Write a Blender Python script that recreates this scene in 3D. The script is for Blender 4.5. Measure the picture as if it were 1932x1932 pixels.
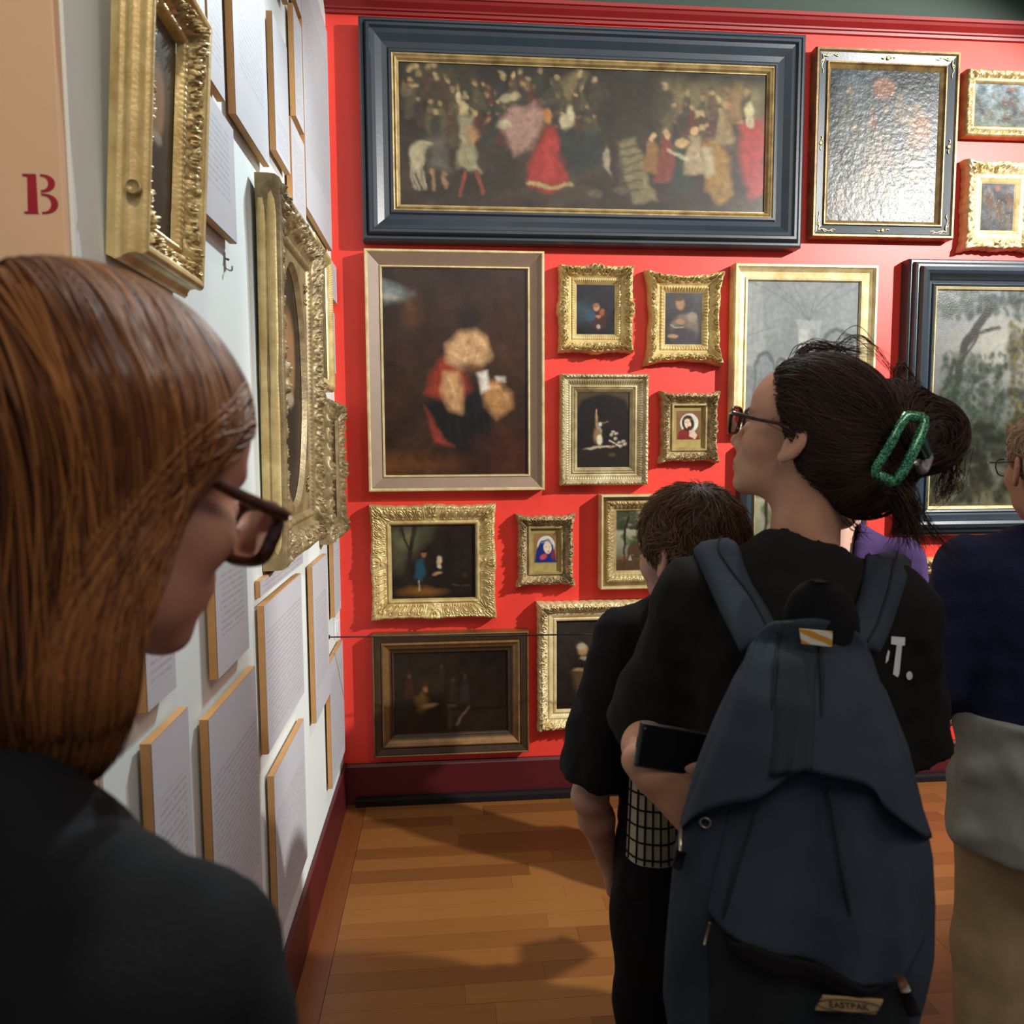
import bpy, bmesh, math, random
import numpy as np
from mathutils import Vector, Matrix, Euler

for o in list(bpy.data.objects):
    bpy.data.objects.remove(o, do_unlink=True)
scene = bpy.context.scene
COL = scene.collection
random.seed(7)
RNG = np.random.default_rng(7)

# ---------------------------------------------------------------- camera
F_PX = 1448.6
CAM = np.array([0.0, 0.0, 1.5])
CM = np.array([[0.9962303, -0.08658635, -0.00528997],      # image right
               [-0.01257431, -0.08380032, -0.99640323],    # image down
               [0.08583162, 0.99271361, -0.08457318]])     # forward
cam_d = bpy.data.cameras.new('camera')
cam = bpy.data.objects.new('camera', cam_d)
COL.objects.link(cam)
cam_d.sensor_width = 36.0
cam_d.lens = 36.0 * F_PX / 1932.0
cam_d.clip_start = 0.02
_R = Matrix(((CM[0][0], -CM[1][0], -CM[2][0]), (CM[0][1], -CM[1][1], -CM[2][1]), (CM[0][2], -CM[1][2], -CM[2][2])))
cam.matrix_world = Matrix.Translation(Vector(CAM)) @ _R.to_4x4()
cam_d.dof.use_dof = True
cam_d.dof.focus_distance = 2.6
cam_d.dof.aperture_fstop = 7.0
scene.camera = cam

# ---------------------------------------------------------------- world, lamps, exposure
world = bpy.data.worlds.new('world')
scene.world = world
world.use_nodes = True
world.node_tree.nodes['Background'].inputs[0].default_value = (0.80, 0.84, 1.0, 1)
world.node_tree.nodes['Background'].inputs[1].default_value = 0.19

def spot(name, loc, aim, power, size_deg, blend, col, radius=0.03):
    d = bpy.data.lights.new(name, 'SPOT')
    d.energy = power; d.spot_size = math.radians(size_deg); d.spot_blend = blend
    d.color = col; d.shadow_soft_size = radius
    o = bpy.data.objects.new(name, d)
    o.location = loc
    o.rotation_euler = (Vector(aim) - Vector(loc)).to_track_quat('-Z', 'Y').to_euler()
    COL.objects.link(o)
    return o

def area(name, loc, aim, power, sx, sy, col):
    d = bpy.data.lights.new(name, 'AREA')
    d.shape = 'RECTANGLE'; d.size = sx; d.size_y = sy; d.energy = power; d.color = col
    o = bpy.data.objects.new(name, d)
    o.location = loc
    o.rotation_euler = (Vector(aim) - Vector(loc)).to_track_quat('-Z', 'Y').to_euler()
    COL.objects.link(o)
    return o

# track spots of the gallery, then area lamps, two of them added fill
spot('spot_red_wall', (3.63, 0.48, 3.31), (1.28, 3.18, 1.68), 1060, 60, 0.28, (1.0, 0.97, 0.92), 0.04)
spot('spot_left_wall', (0.95, 2.9, 3.75), (-0.44, 1.55, 1.1), 128, 62, 0.8, (0.86, 0.97, 1.0), 0.03)
spot('spot_left_wall_near', (0.72, 2.98, 3.55), (-0.44, 1.25, 1.85), 215, 40, 0.8, (0.86, 0.97, 1.0), 0.03)
spot('spot_low_left', (0.9, 1.2, 3.9), (0.1, 3.1, 0.7), 16, 46, 0.6, (1.0, 0.90, 0.74), 0.06)
spot('spot_wall_end', (0.35, -0.9, 3.9), (-0.62, 0.97, 1.95), 130, 24, 0.7, (1.0, 0.84, 0.66), 0.05)
area('fill_light_front', (0.6, 1.9, 4.1), (0.5, 1.7, 0.0), 11, 1.8, 1.2, (1.0, 0.93, 0.84))  # added fill above the visitors, lifts faces turned to the red wall
area('fill_light_right', (2.0, -0.9, 3.8), (-0.1, 0.5, 1.4), 25, 1.0, 0.8, (1.0, 0.90, 0.80))  # added fill from the right, brightens the auburn-haired woman's cheek
area('ceiling_lamp', (0.2, -1.4, 3.9), (0.2, 0.7, 1.2), 26, 1.8, 1.2, (1.0, 0.88, 0.74))

vs = scene.view_settings
vs.view_transform = 'Standard'
vs.look = 'None'
vs.gamma = 1.0
vs.use_curve_mapping = False
vs.exposure = 0.0

# ---------------------------------------------------------------- helpers: pixel rays to places in the room
XL = -0.4427          # plane of the white wall
YW = 3.183            # plane of the red wall
def ray(px, py):
    return CM.T @ np.array([(px - 966) / F_PX, (py - 966) / F_PX, 1.0])
def on(px, py, ax, v):                 # point of the pixel ray on the plane  axis = v
    d = ray(px, py); t = (v - CAM[ax]) / d[ax]
    return CAM + d * t
def at(px, py, depth):                 # point of the pixel ray at a distance along the view
    return CAM + ray(px, py) * depth

def lin(c):
    c = np.asarray(c, float)
    return np.where(c <= 0.04045, c / 12.92, ((c + 0.055) / 1.055) ** 2.4)
def hexc(h):
    h = h.lstrip('#')
    return tuple(lin([int(h[i:i + 2], 16) / 255 for i in (0, 2, 4)]))

# ---------------------------------------------------------------- helpers: objects
def tag(o, label=None, cat=None, group=None, kind=None):
    if label: o['label'] = label
    if cat: o['category'] = cat
    if group: o['group'] = group
    if kind: o['kind'] = kind
    return o

def empty(name, loc=(0, 0, 0), rot=(0, 0, 0), label=None, cat=None, group=None):
    o = bpy.data.objects.new(name, None)
    o.location = loc; o.rotation_euler = rot; o.empty_display_size = 0.1
    COL.objects.link(o)
    return tag(o, label, cat, group)

def mk(name, V, Fc, mat=None, parent=None, smooth=True, loc=None, rot=None):
    me = bpy.data.meshes.new(name)
    V = np.asarray(V, np.float32).reshape(-1, 3)
    if isinstance(Fc, np.ndarray) and Fc.ndim == 2:
        n, k = Fc.shape
        me.vertices.add(len(V)); me.vertices.foreach_set('co', V.ravel())
        me.loops.add(n * k); me.loops.foreach_set('vertex_index', Fc.astype(np.int32).ravel())
        me.polygons.add(n)
        me.polygons.foreach_set('loop_start', np.arange(0, n * k, k, dtype=np.int32))
        me.polygons.foreach_set('loop_total', np.full(n, k, np.int32))
        me.update(calc_edges=True); me.validate()
    else:
        me.from_pydata([tuple(map(float, v)) for v in V], [], [tuple(int(i) for i in f) for f in Fc])
        me.update()
    me.polygons.foreach_set('use_smooth', np.full(len(me.polygons), bool(smooth)))
    if mat:
        for m in (mat if isinstance(mat, (list, tuple)) else [mat]):
            me.materials.append(m)
    o = bpy.data.objects.new(name, me)
    COL.objects.link(o)
    if parent is not None: o.parent = parent
    if loc is not None: o.location = loc
    if rot is not None: o.rotation_euler = rot
    return o

def obj_of(name, me, parent=None, loc=None, rot=None):
    o = bpy.data.objects.new(name, me); COL.objects.link(o)
    if parent is not None: o.parent = parent
    if loc is not None: o.location = loc
    if rot is not None: o.rotation_euler = rot
    return o

def grid_faces(nu, nv, wrap_u=False, wrap_v=False, flip=False):
    iu = np.arange(nu if wrap_u else nu - 1); iv = np.arange(nv if wrap_v else nv - 1)
    a, b = np.meshgrid(iu, iv, indexing='ij'); a = a.ravel(); b = b.ravel()
    a2 = (a + 1) % nu; b2 = (b + 1) % nv
    q = np.stack([a * nv + b, a2 * nv + b, a2 * nv + b2, a * nv + b2], 1)
    return q[:, ::-1] if flip else q

BOXF = np.array([[0, 1, 3, 2], [4, 6, 7, 5], [0, 4, 5, 1], [2, 3, 7, 6], [0, 2, 6, 4], [1, 5, 7, 3]])[:, ::-1]
def box_v(x0, x1, y0, y1, z0, z1):
    return np.array([[x, y, z] for x in (x0, x1) for y in (y0, y1) for z in (z0, z1)], float)
def box(name, x0, x1, y0, y1, z0, z1, mat, parent=None, bevel=0.0, loc=None, rot=None):
    o = mk(name, box_v(x0, x1, y0, y1, z0, z1), BOXF, mat, parent, smooth=False, loc=loc, rot=rot)
    if bevel:
        b = o.modifiers.new('bevel', 'BEVEL'); b.width = bevel; b.segments = 2; b.limit_method = 'ANGLE'
    return o

def merge(parts):
    Vs, Fs, n = [], [], 0
    for V, Fc in parts:
        V = np.asarray(V, float)
        Vs.append(V); Fs += [tuple(int(i) + n for i in f) for f in Fc]; n += len(V)
    return np.concatenate(Vs), Fs

def frames_along(P):
    P = np.asarray(P, float); n = len(P)
    T = np.gradient(P, axis=0); T /= np.linalg.norm(T, axis=1, keepdims=True) + 1e-12
    up = np.array([0, 0, 1.0])
    if abs(T[0] @ up) > 0.9: up = np.array([1.0, 0, 0])
    N = np.zeros_like(P); N[0] = up - T[0] * (up @ T[0]); N[0] /= np.linalg.norm(N[0])
    for i in range(1, n):
        v = N[i - 1] - T[i] * (N[i - 1] @ T[i]); N[i] = v / (np.linalg.norm(v) + 1e-12)
    return T, N, np.cross(T, N)

def spline(P, n):
    P = np.asarray(P, float)
    if len(P) == 2: return P[0] + (P[1] - P[0]) * np.linspace(0, 1, n)[:, None]
    Q = np.vstack([2 * P[0] - P[1], P, 2 * P[-1] - P[-2]])
    out = []
    for t in np.linspace(0, len(P) - 1 - 1e-9, n):
        i = int(t); u = t - i; p0, p1, p2, p3 = Q[i:i + 4]
        out.append(0.5 * (2 * p1 + (p2 - p0) * u + (2 * p0 - 5 * p1 + 4 * p2 - p3) * u * u + (3 * p1 - p0 - 3 * p2 + p3) * u ** 3))
    return np.array(out)

def tube(P, r, seg=8, n=None, flat=1.0, caps=True, normal=None):
    """tube around a path; r: number or list; flat: second radius factor"""
    if n: P = spline(P, n)
    P = np.asarray(P, float); T, N, B = frames_along(P)
    if normal is not None:
        nn = np.asarray(normal, float)
        N = nn - T * (T @ nn)[:, None]; N /= np.linalg.norm(N, axis=1, keepdims=True); B = np.cross(T, N)
    r = np.asarray(r, float)
    if r.ndim == 0: r = np.full(len(P), float(r))
    elif len(r) != len(P): r = np.interp(np.linspace(0, 1, len(P)), np.linspace(0, 1, len(r)), r)
    a = np.linspace(0, 2 * math.pi, seg, endpoint=False)
    V = P[:, None] + r[:, None, None] * (np.cos(a)[None, :, None] * N[:, None] * flat + np.sin(a)[None, :, None] * B[:, None])
    Fc = [tuple(f) for f in grid_faces(len(P), seg, wrap_v=True, flip=True)]
    if caps:
        Fc += [tuple(range(seg)), tuple(range((len(P) - 1) * seg, len(P) * seg))[::-1]]
    return V.reshape(-1, 3), Fc

def ring(path_fn, n, r, seg=8, flat=1.0):
    """closed tube through path_fn(t), t in 0..1"""
    P = np.array([path_fn(t) for t in np.linspace(0, 1, n, endpoint=False)], float)
    T = np.roll(P, -1, 0) - np.roll(P, 1, 0); T /= np.linalg.norm(T, axis=1, keepdims=True)
    c = P.mean(0); N = P - c; N -= T * (N * T).sum(1, keepdims=True); N /= np.linalg.norm(N, axis=1, keepdims=True)
    B = np.cross(T, N)
    a = np.linspace(0, 2 * math.pi, seg, endpoint=False)
    V = P[:, None] + r * (np.cos(a)[None, :, None] * N[:, None] + np.sin(a)[None, :, None] * B[:, None] * flat)
    return V.reshape(-1, 3), [tuple(f) for f in grid_faces(n, seg, wrap_u=True, wrap_v=True, flip=True)]

# ---------------------------------------------------------------- helpers: materials
def nd(nt, typ, **kw):
    n = nt.nodes.new(typ)
    for k, v in kw.items():
        if k.startswith('i_'): n.inputs[k[2:].replace('_', ' ')].default_value = v
        else: setattr(n, k, v)
    return n

def mat(name, col, rough=0.5, metal=0.0, spec=0.5, var=0.0, vscale=8.0, bump=0.0, bscale=60.0, col2=None,
        stretch=None, sheen=0.0, coat=0.0, sss=0.0, attr=None, rvar=0.0):
    m = bpy.data.materials.new(name); m.use_nodes = True
    nt = m.node_tree; b = nt.nodes['Principled BSDF']
    col = tuple(col)[:3]
    b.inputs['Base Color'].default_value = (*col, 1)
    b.inputs['Roughness'].default_value = rough
    b.inputs['Metallic'].default_value = metal
    b.inputs['Specular IOR Level'].default_value = spec
    if sheen: b.inputs['Sheen Weight'].default_value = sheen
    if coat: b.inputs['Coat Weight'].default_value = coat; b.inputs['Coat Roughness'].default_value = 0.2
    if sss:
        b.inputs['Subsurface Weight'].default_value = sss
        b.inputs['Subsurface Radius'].default_value = (0.012, 0.005, 0.003)
        b.inputs['Subsurface Scale'].default_value = 0.6
    tc = nd(nt, 'ShaderNodeTexCoord'); src = tc.outputs['Object']
    if stretch:
        mp = nd(nt, 'ShaderNodeMapping'); mp.inputs['Scale'].default_value = stretch
        nt.links.new(src, mp.inputs[0]); src = mp.outputs[0]
    base = None
    if attr:
        a = nd(nt, 'ShaderNodeAttribute', attribute_name=attr); base = a.outputs['Color']
    if var or col2:
        n = nd(nt, 'ShaderNodeTexNoise', i_Scale=vscale, i_Detail=5.0, i_Roughness=0.6)
        nt.links.new(src, n.inputs['Vector'])
        r = nd(nt, 'ShaderNodeValToRGB')
        r.color_ramp.elements[0].position = 0.32; r.color_ramp.elements[1].position = 0.68
        if col2: c0, c1 = col, tuple(col2)[:3]
        else: c0, c1 = tuple(x * (1 - var) for x in col), tuple(min(1, x * (1 + var)) for x in col)
        r.color_ramp.elements[0].color = (*c0, 1); r.color_ramp.elements[1].color = (*c1, 1)
        nt.links.new(n.outputs['Fac'], r.inputs[0])
        if base is not None:
            mx = nd(nt, 'ShaderNodeMix', data_type='RGBA', blend_type='MULTIPLY'); mx.inputs[0].default_value = 1
            nt.links.new(base, mx.inputs[6]); nt.links.new(r.outputs[0], mx.inputs[7]); base = mx.outputs[2]
        else: base = r.outputs[0]
        if rvar:
            mr = nd(nt, 'ShaderNodeMapRange'); mr.inputs[3].default_value = max(0.02, rough - rvar); mr.inputs[4].default_value = rough + rvar
            nt.links.new(n.outputs['Fac'], mr.inputs[0]); nt.links.new(mr.outputs[0], b.inputs['Roughness'])
    if base is not None: nt.links.new(base, b.inputs['Base Color'])
    if bump:
        n2 = nd(nt, 'ShaderNodeTexNoise', i_Scale=bscale, i_Detail=4.0)
        nt.links.new(src, n2.inputs['Vector'])
        bp = nd(nt, 'ShaderNodeBump'); bp.inputs['Strength'].default_value = bump; bp.inputs['Distance'].default_value = 0.004
        nt.links.new(n2.outputs['Fac'], bp.inputs['Height']); nt.links.new(bp.outputs[0], b.inputs['Normal'])
    return m

def text_mat():
    """white printed sheet with rows of illegible small grey print; object x,z in metres, centred"""
    m = bpy.data.materials.new('printed_sheet'); m.use_nodes = True
    nt = m.node_tree; b = nt.nodes['Principled BSDF']; b.inputs['Roughness'].default_value = 0.55
    uv = nd(nt, 'ShaderNodeAttribute', attribute_name='page')       # x along the page, y rows, z = 1 inside the text block
    sp = nd(nt, 'ShaderNodeSeparateXYZ'); nt.links.new(uv.outputs['Vector'], sp.inputs[0])
    def M(op, a, bb=None, c=None):
        n = nd(nt, 'ShaderNodeMath', operation=op)
        for i, v in enumerate((a, bb, c)):
            if v is None: continue
            if isinstance(v, (int, float)): n.inputs[i].default_value = v
            else: nt.links.new(v, n.inputs[i])
        return n.outputs[0]
    rowf = M('MULTIPLY', sp.outputs[1], 1 / 0.0125)
    fr = M('FRACT', rowf); row = M('FLOOR', rowf)
    band = M('MULTIPLY', M('GREATER_THAN', fr, 0.28), M('LESS_THAN', fr, 0.74))
    cv = nd(nt, 'ShaderNodeCombineXYZ')
    nt.links.new(M('MULTIPLY', sp.outputs[0], 210.0), cv.inputs[0]); nt.links.new(M('MULTIPLY', row, 7.31), cv.inputs[1])
    n = nd(nt, 'ShaderNodeTexNoise', i_Scale=1.0, i_Detail=2.0); nt.links.new(cv.outputs[0], n.inputs['Vector'])
    ink = M('MULTIPLY', M('GREATER_THAN', n.outputs['Fac'], 0.44), band)
    # text block limits
    ins = M('MULTIPLY', M('GREATER_THAN', sp.outputs[2], 0.5), ink)
    mx = nd(nt, 'ShaderNodeMix', data_type='RGBA')
    mx.inputs[6].default_value = (0.50, 0.505, 0.545, 1); mx.inputs[7].default_value = (0.385, 0.39, 0.43, 1)
    nt.links.new(ins, mx.inputs[0]); nt.links.new(mx.outputs[2], b.inputs['Base Color'])
    return m

M_RED = mat('red_wall_paint', hexc('#e03c30'), 0.45, spec=0.45, var=0.035, vscale=2.5, bump=0.05, bscale=240)
M_MAROON = mat('maroon_paint', hexc('#4c0f14'), 0.45, spec=0.5, var=0.08, vscale=4)
M_CORNICE = mat('cornice_red_paint', hexc('#851b1b'), 0.5, var=0.04)
M_BLACKSTRIP = mat('black_skirting', hexc('#150e10'), 0.8, spec=.2)
M_GREEN = mat('dark_green_paint', hexc('#26382e'), 0.7, var=0.05, vscale=3)
M_WHITE = mat('white_wall_paint', (0.72, 0.79, 0.78), 0.6, var=0.02, vscale=3, bump=0.04, bscale=200)
M_CREAM = mat('cream_panel', hexc('#d9b48f'), 0.6, var=0.03, vscale=6, bump=0.05, bscale=260)
M_BLETTER = mat('stencil_red', hexc('#9c1022'), 0.6, var=0.12, vscale=60)
M_PLANK = [mat('oak_plank_%s' % n, hexc(c), 0.34, spec=0.45, col2=hexc(c2), vscale=3, stretch=(1.5, 60, 1), rvar=0.04)
           for n, c, c2 in (('tan', '#7b4e24', '#815329'), ('amber', '#724720', '#784c24'), ('honey', '#825628', '#885b2d'), ('russet', '#6a401c', '#704521'))]
M_PLANKB = mat('oak_border_plank', hexc('#6c3b1b'), 0.34, col2=hexc('#744220'), vscale=3, stretch=(60, 1.5, 1))
M_SUB = mat('subfloor', hexc('#4a2b15'), 0.9)
M_MDF = mat('board_wood_edge', hexc('#b98a55'), 0.6, var=0.06, vscale=30)
M_PRINT = text_mat()
M_ROPE = mat('black_cord', hexc('#151214'), 0.6)
M_CEIL = mat('dark_ceiling', hexc('#2a322d'), 0.8)

# ================================================================ THE ROOM
def struct(o): o['kind'] = 'structure'; return o

Y_END = on(131, 300, 0, XL)[1]        # the near end of the white wall block
wl = struct(box('wall_left', XL - 0.9, XL, Y_END + 0.004, YW + 0.12, 0.0, 4.2, M_WHITE))
endp = struct(box('wall_left_end', XL - 0.9, XL - 0.004, Y_END - 0.012, Y_END + 0.004, 0.0, 4.2, M_CREAM, bevel=0.002))
wb = struct(box('wall_back', XL, 4.6, YW, YW + 0.12, 0.0, 3.236, M_RED))
struct(box('wall_upper', XL, 4.6, YW, YW + 0.12, 3.236, 4.2, M_GREEN))
fl = struct(box('floor', XL - 0.9, 4.6, -2.6, YW + 0.12, -0.08, -0.012, M_SUB))
struct(box('ceiling', XL - 0.9, 4.6, -2.6, YW + 0.12, 4.2, 4.25, M_CEIL))

# cornice: stepped moulding swept along the red wall
def sweep_x(name, prof, x0, x1, m, parent=None):
    prof = np.array(prof, float); n = len(prof)
    V = [(x, YW - d, z) for x in (x0, x1) for d, z in prof]
    Fc = [(i, i + 1, n + i + 1, n + i) for i in range(n - 1)] + [tuple(range(n))[::-1], tuple(range(n, 2 * n))]
    return mk(name, V, Fc, m, parent, smooth=False)
struct(sweep_x('trim_1', [(0, 3.178), (0.012, 3.180), (0.014, 3.190), (0.022, 3.192), (0.024, 3.198), (0.044, 3.212), (0.05, 3.221), (0.058, 3.223), (0.058, 3.236), (0, 3.238)], XL, 4.6, M_CORNICE))
# skirtings
ZB = 0.1735
struct(sweep_x('baseboard_back', [(0, 0), (0.018, 0), (0.018, ZB - 0.012), (0.012, ZB), (0, ZB)], XL + 0.016, 4.6, M_MAROON))
struct(sweep_x('trim_2', [(0.018, 0.0), (0.045, 0.0), (0.045, 0.024), (0.036, 0.034), (0.018, 0.036)], XL + 0.055, 4.6, M_BLACKSTRIP))
struct(box('baseboard_left', XL, XL + 0.016, Y_END, YW, 0.0, ZB + 0.006, M_MAROON, bevel=0.003))

# oak boards: rows along the red wall, one border board along the white wall
XB = -0.349
pw = 0.0765
row = 0
y = YW - 0.001
while y > -0.25:
    x = XB + 0.001; rr = random.Random(row * 13 + 5)
    first = True
    while x < 3.3:
        L = rr.uniform(0.35, 1.1) if first else rr.uniform(0.8, 1.5)
        x1 = min(x + L, 3.4); first = False
        o = box('plank', x + 0.0003, x1 - 0.0003, y - pw + 0.0003, y - 0.0003, -0.012, rr.uniform(-0.0004, 0.0003), rr.choice(M_PLANK), fl)
        x = x1
    y -= pw; row += 1
yb = YW
for L in (0.36, 1.35, 1.5):
    box('plank', XL + 0.002, XB - 0.0002, yb - L + 0.0006, yb - 0.0006, -0.012, 0.0, M_PLANKB, fl); yb -= L

# stencilled B on the end of the wall
def letter_B():
    c = on(76, 366, 1, Y_END - 0.0125)
    s = (on(76, 405, 1, Y_END - 0.0125)[2] - on(76, 330, 1, Y_END - 0.0125)[2]) * -1
    hgt = abs(s); w = hgt * 0.8
    e = empty('stencil_letter', (c[0], Y_END - 0.0122, c[2] - hgt / 2), label='dark red stencilled letter B on the cream end of the wall', cat='letter')
    def slab(pts, nm):
        n = len(pts)
        V = [(x * hgt, 0, z * hgt) for x, z in pts] + [(x * hgt, -0.0006, z * hgt) for x, z in pts]
        Fc = [tuple(range(n, 2 * n))] + [(i, (i + 1) % n, n + (i + 1) % n, n + i) for i in range(n)]
        mk(nm, V, [f[::-1] for f in Fc], M_BLETTER, e, smooth=False)
    slab([(-.42, 1.0), (-.08, 1.0), (-.08, .04), (-.06, 0), (-.42, 0), (-.42, .05), (-.33, .06), (-.30, .93), (-.42, .95)], 'stem')
    def bowl(z0, z1, xr):
        zc = (z0 + z1) / 2; rz = (z1 - z0) / 2; o = []
        for k in range(13):
            a = math.pi / 2 - math.pi * k / 12; o.append((.02 + (xr - .02) * max(0, math.cos(a)) ** .8, zc + rz * math.sin(a)))
        inn = []
        for k in range(13):
            a = -math.pi / 2 + math.pi * k / 12; inn.append((.02 + (xr - .19) * max(0, math.cos(a)) ** .8, zc + (rz - .05) * math.sin(a)))
        return o + inn
    slab(bowl(.55, 1.0, .38), 'upper_bowl'); slab(bowl(0, .52, .43), 'lower_bowl')
letter_B()

# ---------------------------------------------------------------- printed boards on the white wall
def text_board(pl, pr, ptop, pbot, label, thick=0.015, gap=0.006, rows=(0.15, 0.9), y0=None, z0=None, z1=None):
    """pl/pr: pixels of the left/right front edge, ptop/pbot: pixels on the top/bottom front edge"""
    xf = XL + gap + thick
    ya = y0 if y0 is not None else on(pl[0], pl[1], 0, xf)[1]
    yb_ = on(pr[0], pr[1], 0, xf)[1]
    zt = z1 if z1 is not None else on(*ptop, 0, xf)[2]
    zb = z0 if z0 is not None else on(*pbot, 0, xf)[2]
    w = yb_ - ya; h = zt - zb
    e = empty('text_board', (XL + 0.0005, (ya + yb_) / 2, zb), (0, 0, math.pi / 2), label, 'board', 'printed boards on the white wall')
    box('backing_board', -w / 2, w / 2, -gap - thick, -gap, 0, h, M_MDF, e, bevel=0.0008)
    box('batten', -w / 2 + 0.03, w / 2 - 0.03, -gap, 0, h * .3, h * .36, M_MDF, e)
    yy = -gap - thick - 0.0008
    s = mk('printed_sheet', [(-w / 2 + .001, yy, .001), (w / 2 - .001, yy, .001), (w / 2 - .001, yy, h - .001), (-w / 2 + .001, yy, h - .001)], [(0, 1, 2, 3)], M_PRINT, e, smooth=False)
    # finer sheet mesh carrying the page coordinates of its print
    nx, nz = 12, 40
    X = np.linspace(-w / 2 + .001, w / 2 - .001, nx); Z = np.linspace(.001, h - .001, nz)
    gx, gz = np.meshgrid(X, Z, indexing='ij')
    me = s.data; me.clear_geometry()
    V = np.stack([gx, np.full_like(gx, yy), gz], -1).reshape(-1, 3)
    me.from_pydata(V.tolist(), [], grid_faces(nx, nz).tolist())
    a = me.attributes.new('page', 'FLOAT_VECTOR', 'POINT')
    v = 1 - gz / h
    mg = min(.03, w * .1)
    inside = ((v > rows[0]) & (v < rows[1]) & (np.abs(gx) < w / 2 - mg)).astype(float)
    a.data.foreach_set('vector', np.stack([gx, (h - gz), inside], -1).reshape(-1).astype(np.float32))
    me.update()
    return e

B = text_board
B((391, 60), (420.5, 100), (420, -260), (420, 187), 'tall white printed board with wooden edge just past the upper gilt frame', z1=2.75)
B((300, 60), (387, 60), (387, -300), (387, 95), 'white printed board partly hidden above the near gilt frame', z1=2.8, y0=1.27)
B((440, 100), (502.5, 150), (441, -250), (441.5, 211), 'large white printed board reaching out of the picture above the oval-opening frame', z1=2.95, rows=(.05, .86))
B((514.5, 100), (543.5, 200), (515, 27), (513.7, 272), 'narrow white printed board with blank upper half, above the ornate oval-opening frame', rows=(.7, .95))
B((554, 100), (570.4, 150), (554, 13), (552.5, 208), 'slim printed board between two others high near the red corner')
B((549.5, 300), (574, 300), (549, 222), (549, 400), 'printed board peeping out behind the top of the ornate oval-opening frame')
B((573, 200), (622, 300), (600, -300), (624, 470), 'tall printed board beside the red wall corner at the top', z1=3.05, rows=(.15, .8))
B((548, 10), (568, 20), (566, -200), (568, 33), 'printed board cut off by the picture top near the corner', z1=3.2)
B((528, 5), (543.5, 5), (540, -200), (543, 8), 'small edge of a printed board at the very top of the white wall', z1=3.1)
B((360, 300), (441, 300), (441.5, 248), (437.6, 452), 'printed board whose right half shows beside the near gilt frame, above the hook', y0=1.36, rows=(.12, .72))
B((406.5, 1180), (467, 1150), (467, 985), (406.6, 1287), 'printed board with a block of text right of the auburn-haired woman\'s cheek', rows=(.3, .72))
B((275, 1300), (331.6, 1290), (331, 1180), (331, 1298), 'printed board just under the auburn-haired woman\'s chin', rows=(.2, .7))
B((500, 1250), (572, 1250), (572, 1077), (498.2, 1437), 'printed board full of text right under the ornate oval-opening frame', rows=(.16, .93))
B((591.5, 1200), (619.5, 1200), (619, 1041), (591.4, 1375), 'narrow printed board left of the black cord\'s end', rows=(.22, .8))
B((629.4, 1100), (641.8, 1100), (641.8, 985), (629.4, 1168), 'slim printed board above the wall switch in the corner', z1=1.15)
B((393, 1400), (485.5, 1400), (393, 1356), (490, 1705), 'big printed board low on the wall above the woman\'s dark shoulder', rows=(.22, .82))
B((285, 1450), (357, 1420), (357, 1329), (285, 1800), 'printed board lowest and nearest, half hidden by the dark shoulder', rows=(.32, .8))
B((518, 1550), (578, 1550), (518, 1459), (528.3, 1768), 'lowest printed board, directly above the maroon skirting', rows=(.25, .85))
B((624.5, 1400), (648, 1300), (646, 1206), (624, 1497), 'narrow printed board low in the corner below the black cord')
B((489, 1100), (571, 1050), (571, 900), (492, 1127), 'printed board tucked behind the bottom of the ornate oval-opening frame', thick=0.01, gap=0.002, z1=1.195)
B((618, 520), (634.8, 540), (634, 505), (634, 572), 'small pale board in the corner beside the ribbed gilt frame', y0=2.945)
B((618, 650), (632, 650), (632, 593), (632, 705), 'pale board in the corner just below another, right of the ribbed gilt frame', y0=2.945)

# light switch, hook
sp_ = on(636, 1180, 0, XL + 0.008)
e = empty('light_switch', (XL + 0.0005, sp_[1], sp_[2] - .045), (0, 0, math.pi / 2), 'white plastic wall switch in the corner above the cord', 'switch')
M_PLASTIC = mat('white_plastic', (0.78, 0.80, 0.82), 0.35)
box('plate', -.04, .04, -.009, 0, 0, .085, M_PLASTIC, e, bevel=.003)
box('rocker', -.024, .024, -.014, -.009, .02, .066, M_PLASTIC, e, bevel=.002)
hk = on(427, 500, 0, XL + 0.004)
M_STEEL = mat('grey_steel', (.35, .33, .30), .35, metal=.9)
e = empty('picture_hook', (XL + 0.0005, hk[1], hk[2]), (0, 0, math.pi / 2), 'small empty metal picture hook on the white wall', 'hook')
box('plate', -.004, .004, -.002, 0, -.012, .026, M_STEEL, e, bevel=.0008)
v_, f_ = tube([(0, -.002, -.004), (0, -.008, -.010), (0, -.014, -.010), (0, -.015, -.002)], .0018, 8, n=14)
mk('hook', v_, f_, M_STEEL, e)
v_, f_ = tube([(0, -.002, .014), (0, -.009, .010)], .0025, 8); mk('nail', v_, f_, M_STEEL, e)

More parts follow.
